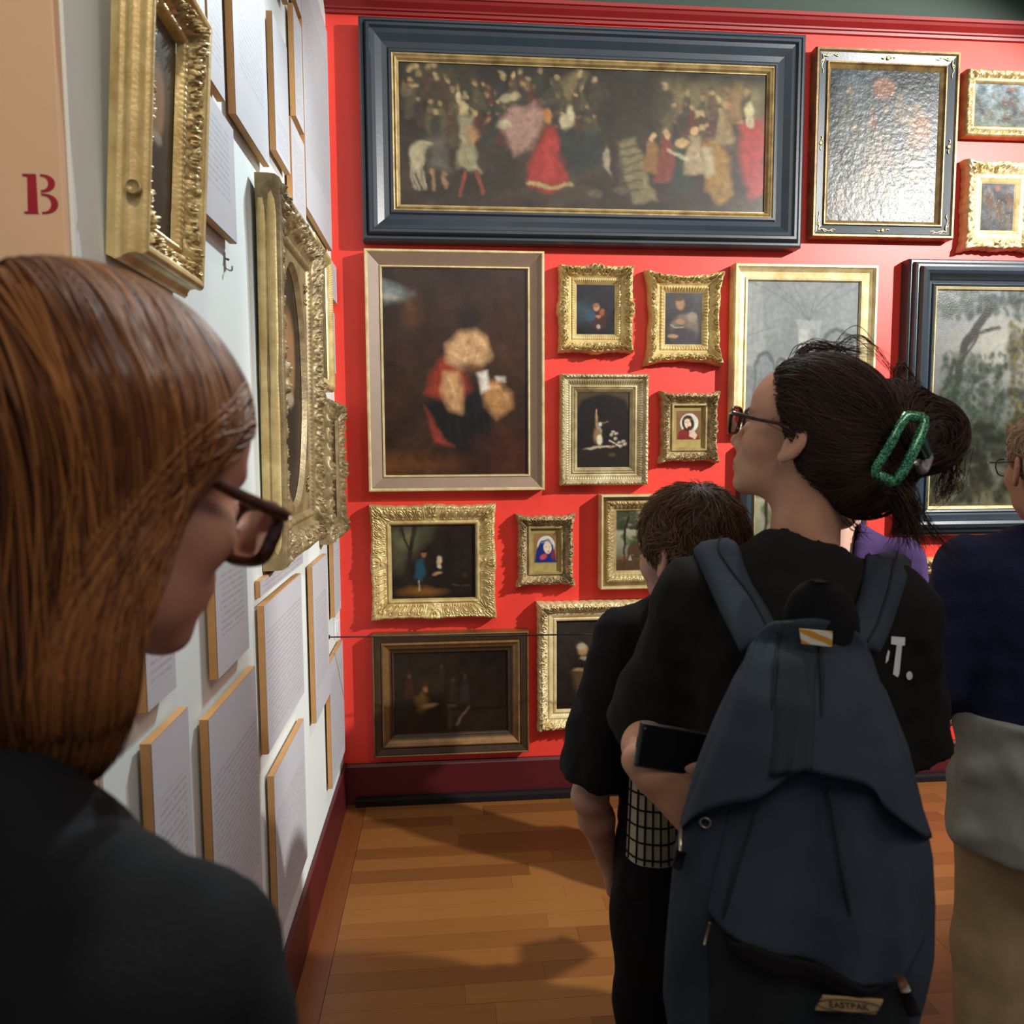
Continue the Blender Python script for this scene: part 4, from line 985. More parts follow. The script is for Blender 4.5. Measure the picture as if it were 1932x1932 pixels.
def mesh_sdf(fn, lo, hi, h):
    lo = np.asarray(lo, np.float32); hi = np.asarray(hi, np.float32)
    n = np.ceil((hi - lo) / h).astype(int) + 1
    g = np.stack(np.meshgrid(*[lo[i] + h * np.arange(n[i], dtype=np.float32) for i in range(3)], indexing='ij'), -1)
    F = fn(g).astype(np.float32)
    ins = F < 0
    c = [F[i:n[0] - 1 + i, j:n[1] - 1 + j, k:n[2] - 1 + k] for i in (0, 1) for j in (0, 1) for k in (0, 1)]
    s = sum((x < 0).astype(np.int8) for x in c)
    act = (s > 0) & (s < 8)
    idx = np.argwhere(act)
    val = np.stack([x[act] for x in c], 1)
    off = np.array([(i, j, k) for i in (0, 1) for j in (0, 1) for k in (0, 1)], np.float32)
    acc = np.zeros((len(idx), 3), np.float32); cnt = np.zeros(len(idx), np.float32)
    for a in range(8):
        for b in range(a + 1, 8):
            if abs(off[a] - off[b]).sum() != 1: continue
            m = (val[:, a] < 0) != (val[:, b] < 0)
            t = val[m, a] / (val[m, a] - val[m, b])
            acc[m] += off[a] + t[:, None] * (off[b] - off[a]); cnt[m] += 1
    V = lo + h * (idx + acc / cnt[:, None])
    ID = np.full(act.shape, -1, np.int64); ID[act] = np.arange(len(idx))
    Fs = []
    for ax in range(3):
        o1, o2 = [a for a in range(3) if a != ax]
        sl0 = [slice(None)] * 3; sl1 = [slice(None)] * 3
        sl0[ax] = slice(0, -1); sl1[ax] = slice(1, None)
        A = ins[tuple(sl0)]; Bm = ins[tuple(sl1)]
        e = np.argwhere(A != Bm)
        e = e[(e[:, o1] > 0) & (e[:, o2] > 0) & (e[:, o1] < n[o1] - 1) & (e[:, o2] < n[o2] - 1)]
        fl = A[tuple(e.T)]
        d1 = np.eye(3, dtype=int)[o1]; d2 = np.eye(3, dtype=int)[o2]
        q = np.stack([ID[tuple((e - d1 - d2).T)], ID[tuple((e - d2).T)], ID[tuple(e.T)], ID[tuple((e - d1).T)]], 1)
        if ax == 1: fl = ~fl
        q[~fl] = q[~fl][:, ::-1]
        Fs.append(q)
    Fs = np.concatenate(Fs); Fs = Fs[(Fs >= 0).all(1)]
    return V, Fs

def cat_mesh(parts):
    Vs, Fs, n = [], [], 0
    for V, Fc in parts:
        Vs.append(V); Fs.append(np.asarray(Fc) + n); n += len(V)
    return np.concatenate(Vs), np.concatenate(Fs)

def xform(Mx, O, V): return np.asarray(V) @ np.asarray(Mx).T + np.asarray(O)

def view_axes(px):
    a = math.atan((px - 966) / F_PX) + math.radians(4.94)
    v = np.array([math.sin(a), math.cos(a)]); return v, np.array([v[1], -v[0]])
def head_pose(px, py, depth, b, pitch, side, sc=1.0):
    v, r = view_axes(px); b = math.radians(b); p = math.radians(pitch)
    f = side * r * math.cos(b) + v * math.sin(b)
    Fw = np.array([f[0] * math.cos(p), f[1] * math.cos(p), math.sin(p)]); L = np.array([-f[1], f[0], 0.0]); U = np.cross(Fw, L)
    return at(px, py, depth), np.stack([Fw, L, U], 1) * sc

def head_sdf(P, neck=((-.02, 0, -.05), (-.05, 0, -.17)), nr=(.050, .054), nose=1.0, jaw=1.0):
    d = sd_ell(P, (-.005, 0, .045), (.098, .074, .082))
    d = smin(d, sd_ell(P, (-.045, 0, .005), (.055, .062, .06)), .03)
    d = smin(d, sd_ell(P, (.045, 0, .045), (.050, .060, .055)), .03)
    d = smin(d, sd_ell(P, (.043, 0, -.03), (.047, .055, .06)), .03)
    d = smin(d, sd_ell(P, (.036, 0, -.072), (.052 * jaw, .044 * jaw, .033)), .03)
    d = smin(d, sd_ell(P, (.078, 0, -.096), (.016, .019, .014)), .025)
    d = smin(d, sd_ell(P, (.085, 0, -.056), (.014, .026, .018)), .02)
    d = smin(d, sd_cap(P, neck[0], neck[1], nr[0], nr[1]), .03)
    Q = P.copy(); Q[..., 1] = np.abs(Q[..., 1])
    d = smin(d, sd_ell(Q, (.060, .039, -.022), (.026, .022, .022)), .02)
    d = smin(d, sd_cap(Q, (.090, .008, .018), (.080, .040, .024), .009, .007), .012)
    d = smax(d, -sd_ell(Q, (.098, .031, .002), (.013, .018, .011)), .014)
    d = smin(d, sd_ell(Q, (.0775, .031, -.001), (.0145, .017, .0125)), .004)
    n = sd_cap(P, (.089, 0, .014), (.108 * nose ** .2, 0, -.024), .0065, .0085)
    n = smin(n, sd_ell(P, (.108, 0, -.031), (.0125 * nose, .0105, .0105)), .010)
    n = smin(n, sd_ell(Q, (.098, .0115, -.036), (.011, .0065, .0085)), .006)
    d = smin(d, n, .010)
    d = smax(d, -sd_ell(Q, (.104, .0065, -.044), (.006, .0034, .004)), .003)
    d = smin(d, sd_ell(P, (.0945, 0, -.0605), (.0085, .021, .0055)), .006)
    d = smin(d, sd_ell(P, (.0935, 0, -.0715), (.0088, .019, .0062)), .006)
    d = smax(d, -sd_ell(P, (.106, 0, -.0662), (.0115, .021, .0011)), .002)
    # ears
    c, s = math.cos(.28), math.sin(.28)
    E = Q - np.array([-.006, .0765, -.004], np.float32)
    E = np.stack([E[..., 0] * c + E[..., 2] * s, E[..., 1] - .35 * (-E[..., 0]) - .012 * 0, -E[..., 0] * s + E[..., 2] * c], -1)
    ear = sd_ell(E, (0, 0, .002), (.0175, .0065, .030))
    ear = smin(ear, sd_ell(E, (.006, -.001, -.026), (.009, .0055, .009)), .006)
    ear = smax(ear, -sd_ell(E, (.003, .007, .002), (.0095, .0062, .0165)), .004)
    ear = smin(ear, sd_cap(E, (-.004, .002, -.008), (.004, .003, .016), .0025, .002), .003)
    d = smin(d, ear, .005)
    return d

def skin_paint(o, V, base, lip, brow=None, blush=.25):
    """skin, lips and brows as pigment; V are head-local positions"""
    C = np.tile(np.array(hexc(base)), (len(V), 1))
    x, y, z = V[:, 0], np.abs(V[:, 1]), V[:, 2]
    def put(m, col): 
        nonlocal C
        m = np.clip(m, 0, 1)[:, None]; C = C * (1 - m) + np.array(hexc(col)) * m
    red = '#b5624e'
    put(blush * np.exp(-(((x - .07) / .03) ** 2 + ((y - .042) / .02) ** 2 + ((z + .03) / .022) ** 2)), red)
    put(blush * np.exp(-(((x - .112) / .012) ** 2 + (y / .012) ** 2 + ((z + .034) / .012) ** 2)), red)
    put(.5 * blush * (np.exp(-((y - .083) / .008) ** 2) * (np.abs(x) < .03)), red)
    put(.85 * np.exp(-((z + .066) / .0075) ** 4) * (x > .085) * np.exp(-(y / .021) ** 6), lip)
    if brow: put(.8 * np.exp(-((z - .024 - .004 * np.sin(y * 50)) / .0045) ** 2) * np.exp(-((y - .032) / .018) ** 4) * (x > .06), brow)
    a = o.data.attributes.new('paint', 'FLOAT_COLOR', 'POINT')
    n = len(o.data.vertices); CC = np.tile(np.array(hexc(base)), (n, 1)); CC[:len(V)] = C
    a.data.foreach_set('color', np.concatenate([CC, np.ones((n, 1))], 1).ravel().astype(np.float32))

M_SKIN = mat('skin', (1, 1, 1), .5, attr='paint', var=.07, vscale=40, bump=.06, bscale=420, spec=.4, sss=.12)
M_EYE = mat('eyeball', (.8, .78, .75), .15)

def hand_sdf(P, W, Dr, N, side, curl=(.5, .6, .4), spread=.10, thumb=.6, sc=1.0):
    """W wrist, Dr finger direction, N palm normal (fingers curl towards N), side=+1 thumb on cross(Dr,N) side"""
    W = np.asarray(W, float); Dr = np.asarray(Dr, float) / np.linalg.norm(Dr); N = np.asarray(N, float); N = N - Dr * (N @ Dr); N /= np.linalg.norm(N)
    T = np.cross(Dr, N) * side
    L = lambda a, b, c: W + sc * (a * Dr + b * T + c * N)
    d = sd_cap(P, L(-.02, 0, 0), L(.012, 0, 0), .024 * sc, .025 * sc)
    for b in (-.028, -.010, .010, .026):
        d = smin(d, sd_cap(P, L(.012, b * .6, 0), L(.082, b, 0), .0135 * sc, .0115 * sc), .014 * sc)
    for k, (b, l) in enumerate(((.028, .071), (.0095, .080), (-.0095, .074), (-.027, .058))):
        p = np.array(L(.082, b, .001)); ang = 0.0; r = .0095
        tdir = Dr + T * (b * spread * 30 / 1.0 * .1)
        for s_, (fr, cu) in enumerate(zip((.46, .30, .24), curl)):
            ang += cu * (1 + .08 * k); q = p + sc * l * fr * (tdir * math.cos(ang) + N * math.sin(ang))
            d = smin(d, sd_cap(P, p, q, r * sc, (r - .0012) * sc), .004 * sc); p = q; r -= .0011
    p0 = L(.018, .026, .006); p1 = L(.050, .050, .018 + .01 * thumb); p2 = L(.078, .050 - .012 * thumb, .026 + .022 * thumb); p3 = L(.098, .044 - .02 * thumb, .030 + .03 * thumb)
    d = smin(d, sd_cap(P, p0, p1, .015 * sc, .0125 * sc), .012 * sc); d = smin(d, sd_cap(P, p1, p2, .0115 * sc, .0105 * sc), .004 * sc); d = smin(d, sd_cap(P, p2, p3, .0105 * sc, .0085 * sc), .004 * sc)
    return d

def grad(fn, P, e=.0015):
    return np.stack([fn(P + np.eye(3)[k] * e) - fn(P - np.eye(3)[k] * e) for k in range(3)], -1) / (2 * e)

def flow(fn, S, field, steps, step, off, inertia=.6):
    """strands creeping over the surface fn=off along a direction field"""
    P = np.asarray(S, float).copy(); paths = [P.copy()]; D = None
    for i in range(steps):
        n = grad(fn, P); n /= np.linalg.norm(n, axis=1, keepdims=True) + 1e-9
        d = field(P, n, i)
        d = d - n * (d * n).sum(1, keepdims=True); d /= np.linalg.norm(d, axis=1, keepdims=True) + 1e-9
        D = d if D is None else D * inertia + d * (1 - inertia); D /= np.linalg.norm(D, axis=1, keepdims=True) + 1e-9
        P = P + D * step
        for _ in range(2):
            n = grad(fn, P); P = P - n * np.clip(fn(P) - off, -.01, .01)[:, None] * .8
        paths.append(P.copy())
    return np.stack(paths, 1)            # strands, points, 3

def strands_mesh(paths, r0, r1, cols, seg=3, taper=True):
    N, K, _ = paths.shape
    T = np.gradient(paths, axis=1); T /= np.linalg.norm(T, axis=2, keepdims=True) + 1e-9
    up = np.where(np.abs(T[..., 2:3]) > .9, np.array([1.0, 0, 0]), np.array([0, 0, 1.0]))
    A = np.cross(T, up); A /= np.linalg.norm(A, axis=2, keepdims=True) + 1e-9; Bn = np.cross(T, A)
    rad = np.linspace(1, 0, K) ** .5 if taper else np.ones(K)
    rad = (RNG.uniform(r0, r1, N)[:, None] * np.clip(rad[None, :] + .12, 0, 1))
    ang = np.linspace(0, 2 * math.pi, seg, endpoint=False)
    V = paths[:, :, None] + rad[:, :, None, None] * (np.cos(ang)[None, None, :, None] * A[:, :, None] + np.sin(ang)[None, None, :, None] * Bn[:, :, None])
    q = grid_faces(K, seg, wrap_v=True)
    Fc = (q[None] + (np.arange(N) * K * seg)[:, None, None]).reshape(-1, 4)
    C = np.repeat(cols[:, None], K * seg, 1).reshape(-1, 3)
    return V.reshape(-1, 3), Fc, C

def strand_cols(N, c0, c1):
    t = RNG.random(N)[:, None] ** 1.3; return np.array(hexc(c0)) * (1 - t) + np.array(hexc(c1)) * t
def set_cols(o, C):
    a = o.data.attributes.new('paint', 'FLOAT_COLOR', 'POINT')
    a.data.foreach_set('color', np.concatenate([C, np.ones((len(C), 1))], 1).ravel().astype(np.float32))
def hair_mat(name, rough=.6, spec=.28):
    return mat(name, (1, 1, 1), rough, attr='paint', spec=spec)
M_HAIR = hair_mat('hair_strands')

def surf_points(fn, mesh_V, cond, n):
    m = mesh_V[cond(mesh_V)]; return m[RNG.choice(len(m), n)]

class Person:
    def __init__(s, x, y, heading, label, group='visitors in the gallery'):
        s.root = empty('person', (x, y, 0), (0, 0, heading), label, 'person', group)
        s.O = np.array([x, y, 0.0]); c, n = math.cos(heading), math.sin(heading)
        s.R = np.array([[c, -n, 0], [n, c, 0], [0, 0, 1.0]])
    def w2l(s, V): return (np.asarray(V) - s.O) @ s.R
    def l2w(s, V): return np.asarray(V) @ s.R.T + s.O
    def add(s, name, V, Fc, m, world=False, parent=None, smooth=True):
        return mk(name, s.w2l(V) if world else V, Fc, m, parent or s.root, smooth)

def lod_torso(P, sh, zs, zh, wch, whip, xo=0.0):
    """elliptic trunk from shoulders zs to hips zh; sh half shoulder breadth"""
    Q = P * np.array([1.45, 1, 1], np.float32) - np.array([xo * 1.45, 0, 0], np.float32)
    d = sd_cap(Q, (0, 0, zs - .10), (0, 0, zs - .28), wch, wch * .92)
    d = smin(d, sd_cap(Q, (0, 0, zs - .28), (0, 0, zh), wch * .90, whip), .05)
    for s_ in (-1, 1): d = smin(d, sd_cap(Q, (0, 0, zs + .012), (0, s_ * (sh - .05), zs - .022), .062, .056), .07)
    d = smin(d, sd_cap(Q, (-.02, 0, zs + .045), (-.01, 0, zs - .02), .055, .09), .06)
    return d

# ---------------------------------------------------------------- clothing and bodies
def cloth(name, c, rough=.85, var=.10, bump=.25, bscale=500, sheen=.0):
    return mat(name, hexc(c), rough, var=var, vscale=25, bump=bump, bscale=bscale, sheen=sheen, spec=.25)
M_BLACKTOP = cloth('black_jersey', '#151210')
M_BLACKTOP2 = cloth('blue_black_jersey', '#0b0c10')
M_BOYTOP = cloth('black_cotton', '#131010')
M_NAVY = cloth('navy_knit', '#171d39', bump=.4, bscale=300)
M_SHIRT = cloth('pale_grey_shirt', '#8f958c')
M_KHAKI = cloth('khaki_cotton', '#a3906c')
M_TROUS = cloth('black_trousers', '#0e0d0e')
M_PURPLE = cloth('purple_knit', '#3f2c58')
M_JEANS = cloth('dark_denim', '#1d2533')
M_SHOE = mat('shoe_leather', hexc('#1c1715'), .5)

def top_sdf(zs, sh, wch, whip, zhem, arms, sleeve, collar, loose=.0, xo=0.0, seed=0, amp=.0055, rs=(.062, .066)):
    def f(P):
        d = lod_torso(P, sh, zs, zhem - .1, wch + loose, whip + loose, xo)
        for (S, E, W) in arms:
            S, E, W = (np.asarray(q, float) for q in (S, E, W))
            if sleeve <= 1:
                e2 = S + (E - S) * sleeve; a = sd_cap(P, S, S + (E - S) * (sleeve + .25), rs[0], rs[1])
                n = (E - S) / np.linalg.norm(E - S); a = smax(a, (P - e2) @ n, .006)
            else:
                a = sd_cap(P, S, E, rs[0], rs[1] * .86); W2 = E + (W - E) * (sleeve - 1)
                n = (W2 - E) / np.linalg.norm(W2 - E); b = smax(sd_cap(P, E, W2 + n * .05, rs[1] * .86, .042), (P - W2) @ n, .006); a = smin(a, b, .02)
            d = smin(d, a, .035)
        fold = amp * (wob(P * np.array([1, 1, .45], np.float32), 38, seed) + .6 * wob(P, 75, seed + 3))
        d = d + fold
        if collar is not None:
            (a, b, r) = collar; d = smax(d, -sd_cap(P, a, b, r), .012)
        return smax(d, zhem - P[..., 2] + .006 * np.sin(P[..., 1] * 30 + seed), .008)
    return f

def add_top(per, fn, lo, hi, m, name='top', h=.008):
    V, Fc = mesh_sdf(fn, lo, hi, h); return per.add(name, V, Fc, m)

def add_trousers(per, zw, whip, m, gap=.095, xo=0.0, foot=.0, loose=0, name='trousers', seed=2):
    def f(P):
        Q = P * np.array([1.3, 1, 1], np.float32) - np.array([xo * 1.3, 0, 0], np.float32)
        d = sd_cap(Q, (0, 0, zw - .02), (0, 0, zw - .16), whip * .93, whip)
        for s in (-1, 1):
            a = sd_cap(Q, (0, s * gap * .85, zw - .14), (0, s * gap, zw * .50), .085 + loose, .064 + loose)
            a = smin(a, sd_cap(Q, (0, s * gap, zw * .50), (-.01, s * gap, .02), .064 + loose, .052 + loose), .03)
            d = smin(d, a, .04)
        d = d + .005 * wob(P * np.array([1, 1, .5], np.float32), 30, seed)
        return smax(smax(d, P[..., 2] - zw, .01), .035 - P[..., 2], .006)
    V, Fc = mesh_sdf(f, (xo - .24, -.27, .0), (xo + .24, .27, zw + .03), .011)
    per.add(name, V, Fc, m)
    for s in (-1, 1):
        def g(P):
            d = sd_ell(P, (xo + .03, s * gap, .035), (.055, .042, .05)); d = smin(d, sd_cap(P, (xo - .035, s * gap, .034), (xo + .15, s * gap * 1.08, .024), .036, .034), .03)
            return smax(d, .002 - P[..., 2], .004)
        V, Fc = mesh_sdf(g, (xo - .1, s * gap - .07, 0 - .008), (xo + .22, s * gap + .07, .1), .008); per.add('shoe', V, Fc, M_SHOE)

def add_body(per, O, Mx, hkw, hres, arms, base, lip, brow, sleeve0=.6, rr=(.044, .038, .027), hands=True, sc=1.0, ares=.0045):
    """head with neck, and arms with hands, as one skin mesh; head in head space, arms in body space"""
    V, Fc = mesh_sdf(lambda P: head_sdf(P, **hkw), (-.115, -.105, -.21), (.135, .105, .14), hres)
    VL = V.copy(); V = per.w2l(xform(Mx, O, V)); parts = [(V, Fc)]
    for a in arms:
        S, E, W, Dr, N, side, curl = a
        S, E, W = (np.asarray(q, float) for q in (S, E, W)); st = S + (E - S) * max(.05, sleeve0 - .15)
        def g(P):
            d = sd_cap(P, st, E, rr[0], rr[1]); d = smin(d, sd_cap(P, E, E + (W - E) * .35, rr[1], rr[1] * .98), .015); d = smin(d, sd_cap(P, E + (W - E) * .35, W, rr[1] * .98, rr[2]), .02)
            if hands: d = smin(d, hand_sdf(P, W, Dr, N, side, curl[:3], sc=sc, thumb=curl[3] if len(curl) > 3 else .6), .01)
            return d
        pts = np.array([st, E, W, W + np.asarray(Dr) / np.linalg.norm(Dr) * .19])
        parts.append(mesh_sdf(g, pts.min(0) - .1, pts.max(0) + .1, ares))
    nb_ = per.w2l(xform(Mx, O, [[-.045, 0, -.13]]))[0]; ch = np.array([0.0, 0.0, nb_[2] - .2])
    def core(P):
        d = sd_cap(P, nb_, ch, .04, .07)
        for a in arms: S, E = np.asarray(a[0], float), np.asarray(a[1], float); d = smin(d, sd_cap(P, ch + np.array([0, 0, .1]), S, .035), .02); d = smin(d, sd_cap(P, S, S + (E - S) * min(1, sleeve0), .034), .02)
        return d
    pts = np.array([nb_, ch] + [np.asarray(q, float) for a in arms for q in a[:2]]); parts.append(mesh_sdf(core, pts.min(0) - .09, pts.max(0) + .09, .012))
    Vc, Fcc = cat_mesh(parts)
    o = per.add('body', Vc, Fcc, M_SKIN)
    skin_paint(o, VL, base, lip, brow)
    # eyes
    ps = []
    for s in (-1, 1):
        n, m_ = 14, 10
        th = np.linspace(0, math.pi, m_); ph = np.linspace(0, 2 * math.pi, n, endpoint=False)
        T, Pp = np.meshgrid(th, ph, indexing='ij')
        E_ = np.stack([np.cos(T), np.sin(T) * np.cos(Pp), np.sin(T) * np.sin(Pp)], -1).reshape(-1, 3) * .0118 + np.array([.0815, s * .031, -.0015])
        ps.append((E_, grid_faces(m_, n, wrap_v=True)))
    Ve, Fe = cat_mesh(ps); per.add('eyes', per.w2l(xform(Mx, O, Ve)), Fe, M_EYE)
    return o

M_TORT = mat('tortoiseshell', hexc('#1c0d0a'), .18, col2=hexc('#5a2e16'), vscale=90, spec=.6)
M_LENS = bpy.data.materials.new('lens_glass'); M_LENS.use_nodes = True
_nt = M_LENS.node_tree; _nt.nodes.remove(_nt.nodes['Principled BSDF'])
_g = _nt.nodes.new('ShaderNodeBsdfGlossy'); _g.inputs['Roughness'].default_value = .05
_t = _nt.nodes.new('ShaderNodeBsdfTransparent'); _t.inputs[0].default_value = (.93, .93, .92, 1)
_m = _nt.nodes.new('ShaderNodeMixShader'); _fr = _nt.nodes.new('ShaderNodeFresnel'); _fr.inputs[0].default_value = 1.45
_nt.links.new(_fr.outputs[0], _m.inputs[0]); _nt.links.new(_t.outputs[0], _m.inputs[1]); _nt.links.new(_g.outputs[0], _m.inputs[2])
_nt.links.new(_m.outputs[0], _nt.nodes['Material Output'].inputs['Surface'])
M_BRASS = mat('hinge_metal', (.75, .68, .5), .25, metal=1)

def glasses(O, Mx, label, frame_m, r=.0026, hw=.027, hh=.021, x=.110, z=-.003, yc=.0335, hinge_y=.070, thick=1.0, drop=0.0, deep=1.0, tall=None):
    e = empty('glasses', tuple(O), label=label, cat='glasses', group='glasses worn by visitors')
    def W(pts): return xform(Mx, (0, 0, 0), np.asarray(pts, float))
    tilt = .12
    for s in (-1, 1):
        def path(t):
            a = 2 * math.pi * t; c, n = math.cos(a), math.sin(a)
            y = hw * math.copysign(abs(c) ** .62, c); zz = hh * math.copysign(abs(n) ** .62, n)
            if zz < 0: y *= .93
            return (x - .10 * abs(y + s * 0) * 0 - tilt * (-zz) - (.16 * max(0, s * 0 + (y if s > 0 else -y) * 1) + .0), s * yc + y, z + zz - drop)
        v_, f_ = ring(path, 44, r * thick, 8, flat=1.5)
        rim = mk('rim', W(v_), f_, frame_m, e)
        P_ = [path(t) for t in np.linspace(0, 1, 40, endpoint=False)]; c_ = np.mean(P_, 0)
        mk('lens', W(P_ + [tuple(c_)]), [(k, (k + 1) % 40, 40) for k in range(40)], M_LENS, rim)
        hx = x - .16 * hw - .002
        arm = [(hx, s * (yc + hw), z + hh * .62 - drop), (hx - .004, s * (hinge_y + .002), z + hh * .62 - drop), (.06, s * (hinge_y + .006), z + hh * .62 - drop * .7 + .001), (.020, s * .079, z + hh * .6 - drop * .3 + .003), (-.002, s * .0775, .012), (-.020, s * .072, -.004)]
        v_, f_ = tube(W(arm), [r * 1.5, r * 1.7, r * 1.5, r * 1.2, r * 1.1, r], 8, n=34, flat=1.0)
        tm = mk('temple', v_, f_, frame_m, e)
        hp = np.array([hx - .001, s * (hinge_y + .004), z + hh * .62 - drop])
        v_, f_ = tube(W([hp, hp + np.array([0, s * .0012, 0])]), .0024 * thick, 12); mk('hinge_stud', v_, f_, M_BRASS, tm)
    v_, f_ = tube(W([(x + .001, -yc + hw * .93, z + .006 - drop), (x + .006, 0, z + .010 - drop), (x + .001, yc - hw * .93, z + .006 - drop)]), r * 1.1, 8, n=14); mk('bridge', v_, f_, frame_m, e)
    return e

def rel(e, V): return np.asarray(V) - np.array(e.location)

# ================================================================ WOMAN WITH AUBURN HAIR (near, left)
def auburn_woman():
    O, Mx = head_pose(172, 908, .51, 32, -16, 1)
    fw = Mx[:, 0]; heading = math.atan2(fw[1], fw[0]) + .10
    nb = xform(Mx, O, [[-.045, 0, -.15]])[0]
    per = Person(nb[0] - .015 * math.cos(heading), nb[1] - .015 * math.sin(heading), heading, 'person with auburn bob and tortoiseshell glasses in a black top, looking down')
    zs = nb[2] - .092
    arms = [((0, -.165, zs - .03), (.0, -.222, zs - .29), (.15, -.205, zs - .46)), ((0, .165, zs - .03), (.0, .205, zs - .29), (.15, .190, zs - .46))]
    col = (per.w2l([nb + np.array([0, 0, -.03])])[0], per.w2l(xform(Mx, O, [[-.02, 0, -.05]]))[0], .066)
    add_top(per, top_sdf(zs, .180, .158, .165, .78, arms, 1.8, col, seed=1), (-.30, -.34, .75), (.34, .34, zs + .14), M_BLACKTOP2, 'top')
    add_trousers(per, .84, .165, M_JEANS)
    add_body(per, O, Mx, dict(neck=((-.02, 0, -.05), (-.05, 0, -.19)), nr=(.048, .052)), .0028,
             [(*arms[0], (.5, .2, -.8), (0, 1, .1), -1, (.7, .8, .5)), (*arms[1], (.5, -.2, -.8), (0, -1, .1), 1, (.7, .8, .5))],
             '#c88f74', '#a5584c', '#7a4a2a', sleeve0=1.0)
    glasses(O, Mx, 'chunky tortoiseshell glasses on the auburn-haired woman', M_TORT, r=.0031, hw=.0275, hh=.0225, x=.113, drop=.010, thick=1.35)
    # --- hair
    Mi = np.linalg.inv(Mx)
    fl = np.array([fw[0], fw[1], 0]); fl /= np.linalg.norm(fl); lf = np.array([-fl[1], fl[0], 0])
    def loc(P): return (P - O) @ Mi.T
    def lev(P):                           # level frame: forward, left, up
        q = P - O; return np.stack([q @ fl, q @ lf, q[..., 2]], -1)
    def vol(P):
        L = loc(P); G = lev(P)
        d = sd_ell(L, (-.010, 0, .040), (.110, .087, .095))
        Q = G - np.array([-.018, 0, 0])
        rx = .096 + .010 * np.clip(-Q[..., 2] / .12, 0, 1) - .03 * sst(.10, .19, -Q[..., 2]); k = np.sqrt((Q[..., 0] / (rx * 1.0)) ** 2 + (Q[..., 1] / (rx * .95)) ** 2)
        cyl = (k - 1) * rx * .95
        cyl = smax(cyl, np.abs(Q[..., 2] + .06) - .115, .03)
        return smin(d, cyl, .03)
    def opening(P): return sd_ell(loc(P), (.135, .02, -.075), (.179, .22, .178))
    def solid(P): return smax(vol(P) + .004 + .0022 * wob(P * np.array([1, 1, .25]), 150, 2), -opening(P), .012)
    V, Fc = mesh_sdf(solid, O - np.array([.2, .2, .24]), O + np.array([.2, .2, .2]), .0042)
    # hollow away the neck and head inside is hidden; keep the shell
    h0 = per.add('hair', V, Fc, M_HAIR, world=True); set_cols(h0, np.tile(np.array(hexc('#4f2b14')), (len(V), 1)))
    # strands: from the parting over the surface
    N = 3000
    t = RNG.random(N); xs = .095 - .19 * t ** .9
    yy = .012 + RNG.normal(0, .012, N)
    S = np.stack([xs, yy, np.full(N, .14)], 1)
    extra = int(N * .35); S[:extra] = RNG.normal(0, 1, (extra, 3)) * np.array([.06, .06, .02]) + np.array([-.02, 0, .12])
    S = xform(Mx, O, S)
    for _ in range(6):
        g = grad(vol, S); S = S - g * (vol(S))[:, None] * .9
    lat = np.sign(loc(S)[:, 1] - .012 + RNG.normal(0, .004, N))
    off = RNG.uniform(-.002, .004, N)
    jit = RNG.normal(0, .22, (N, 3)); thr = .010 + RNG.uniform(-.012, .022, N)
    def field(P, n, i):
        L = loc(P); z = L[:, 2]
        d = np.tile(np.array([0, 0, -1.0]), (N, 1)) + jit * .35
        d = d + lf[None] * (lat * np.clip(z / .09, 0, 1) * 1.0)[:, None]
        sw = np.clip((z - .055) / .05, -1.0, 1.0)
        front = np.clip((L[:, 0] + .02) / .06, 0, 1)
        d = d + fl[None] * (sw * front * .75)[:, None]
        o = opening(P); go = grad(opening, P)
        d = d + go * (np.clip((thr - o) / .012, 0, 2.4))[:, None]
        return d
    paths = flow(vol, S, field, 46, .0085, off, .72)
    # cut lengths at the hem line with ragged ends
    zc = O[2] - .165 - RNG.uniform(-.02, .032, N)
    for i in range(1, paths.shape[1]):
        stop = paths[:, i, 2] < zc
        paths[stop, i] = paths[stop, i - 1] + (paths[stop, i] - paths[stop, i - 1]) * .04
    bad = opening(paths.reshape(-1, 3)).reshape(N, -1).min(1) < -.02
    paths = paths[~bad]
    cols = strand_cols(len(paths), '#532c14', '#9c6430')
    V, Fc, C = strands_mesh(paths, .0007, .0016, cols)
    o = per.add('hair_strands', V, Fc, M_HAIR, world=True, parent=None); set_cols(o, C); o['kind'] = 'stuff'
    o.parent = h0
auburn_woman()

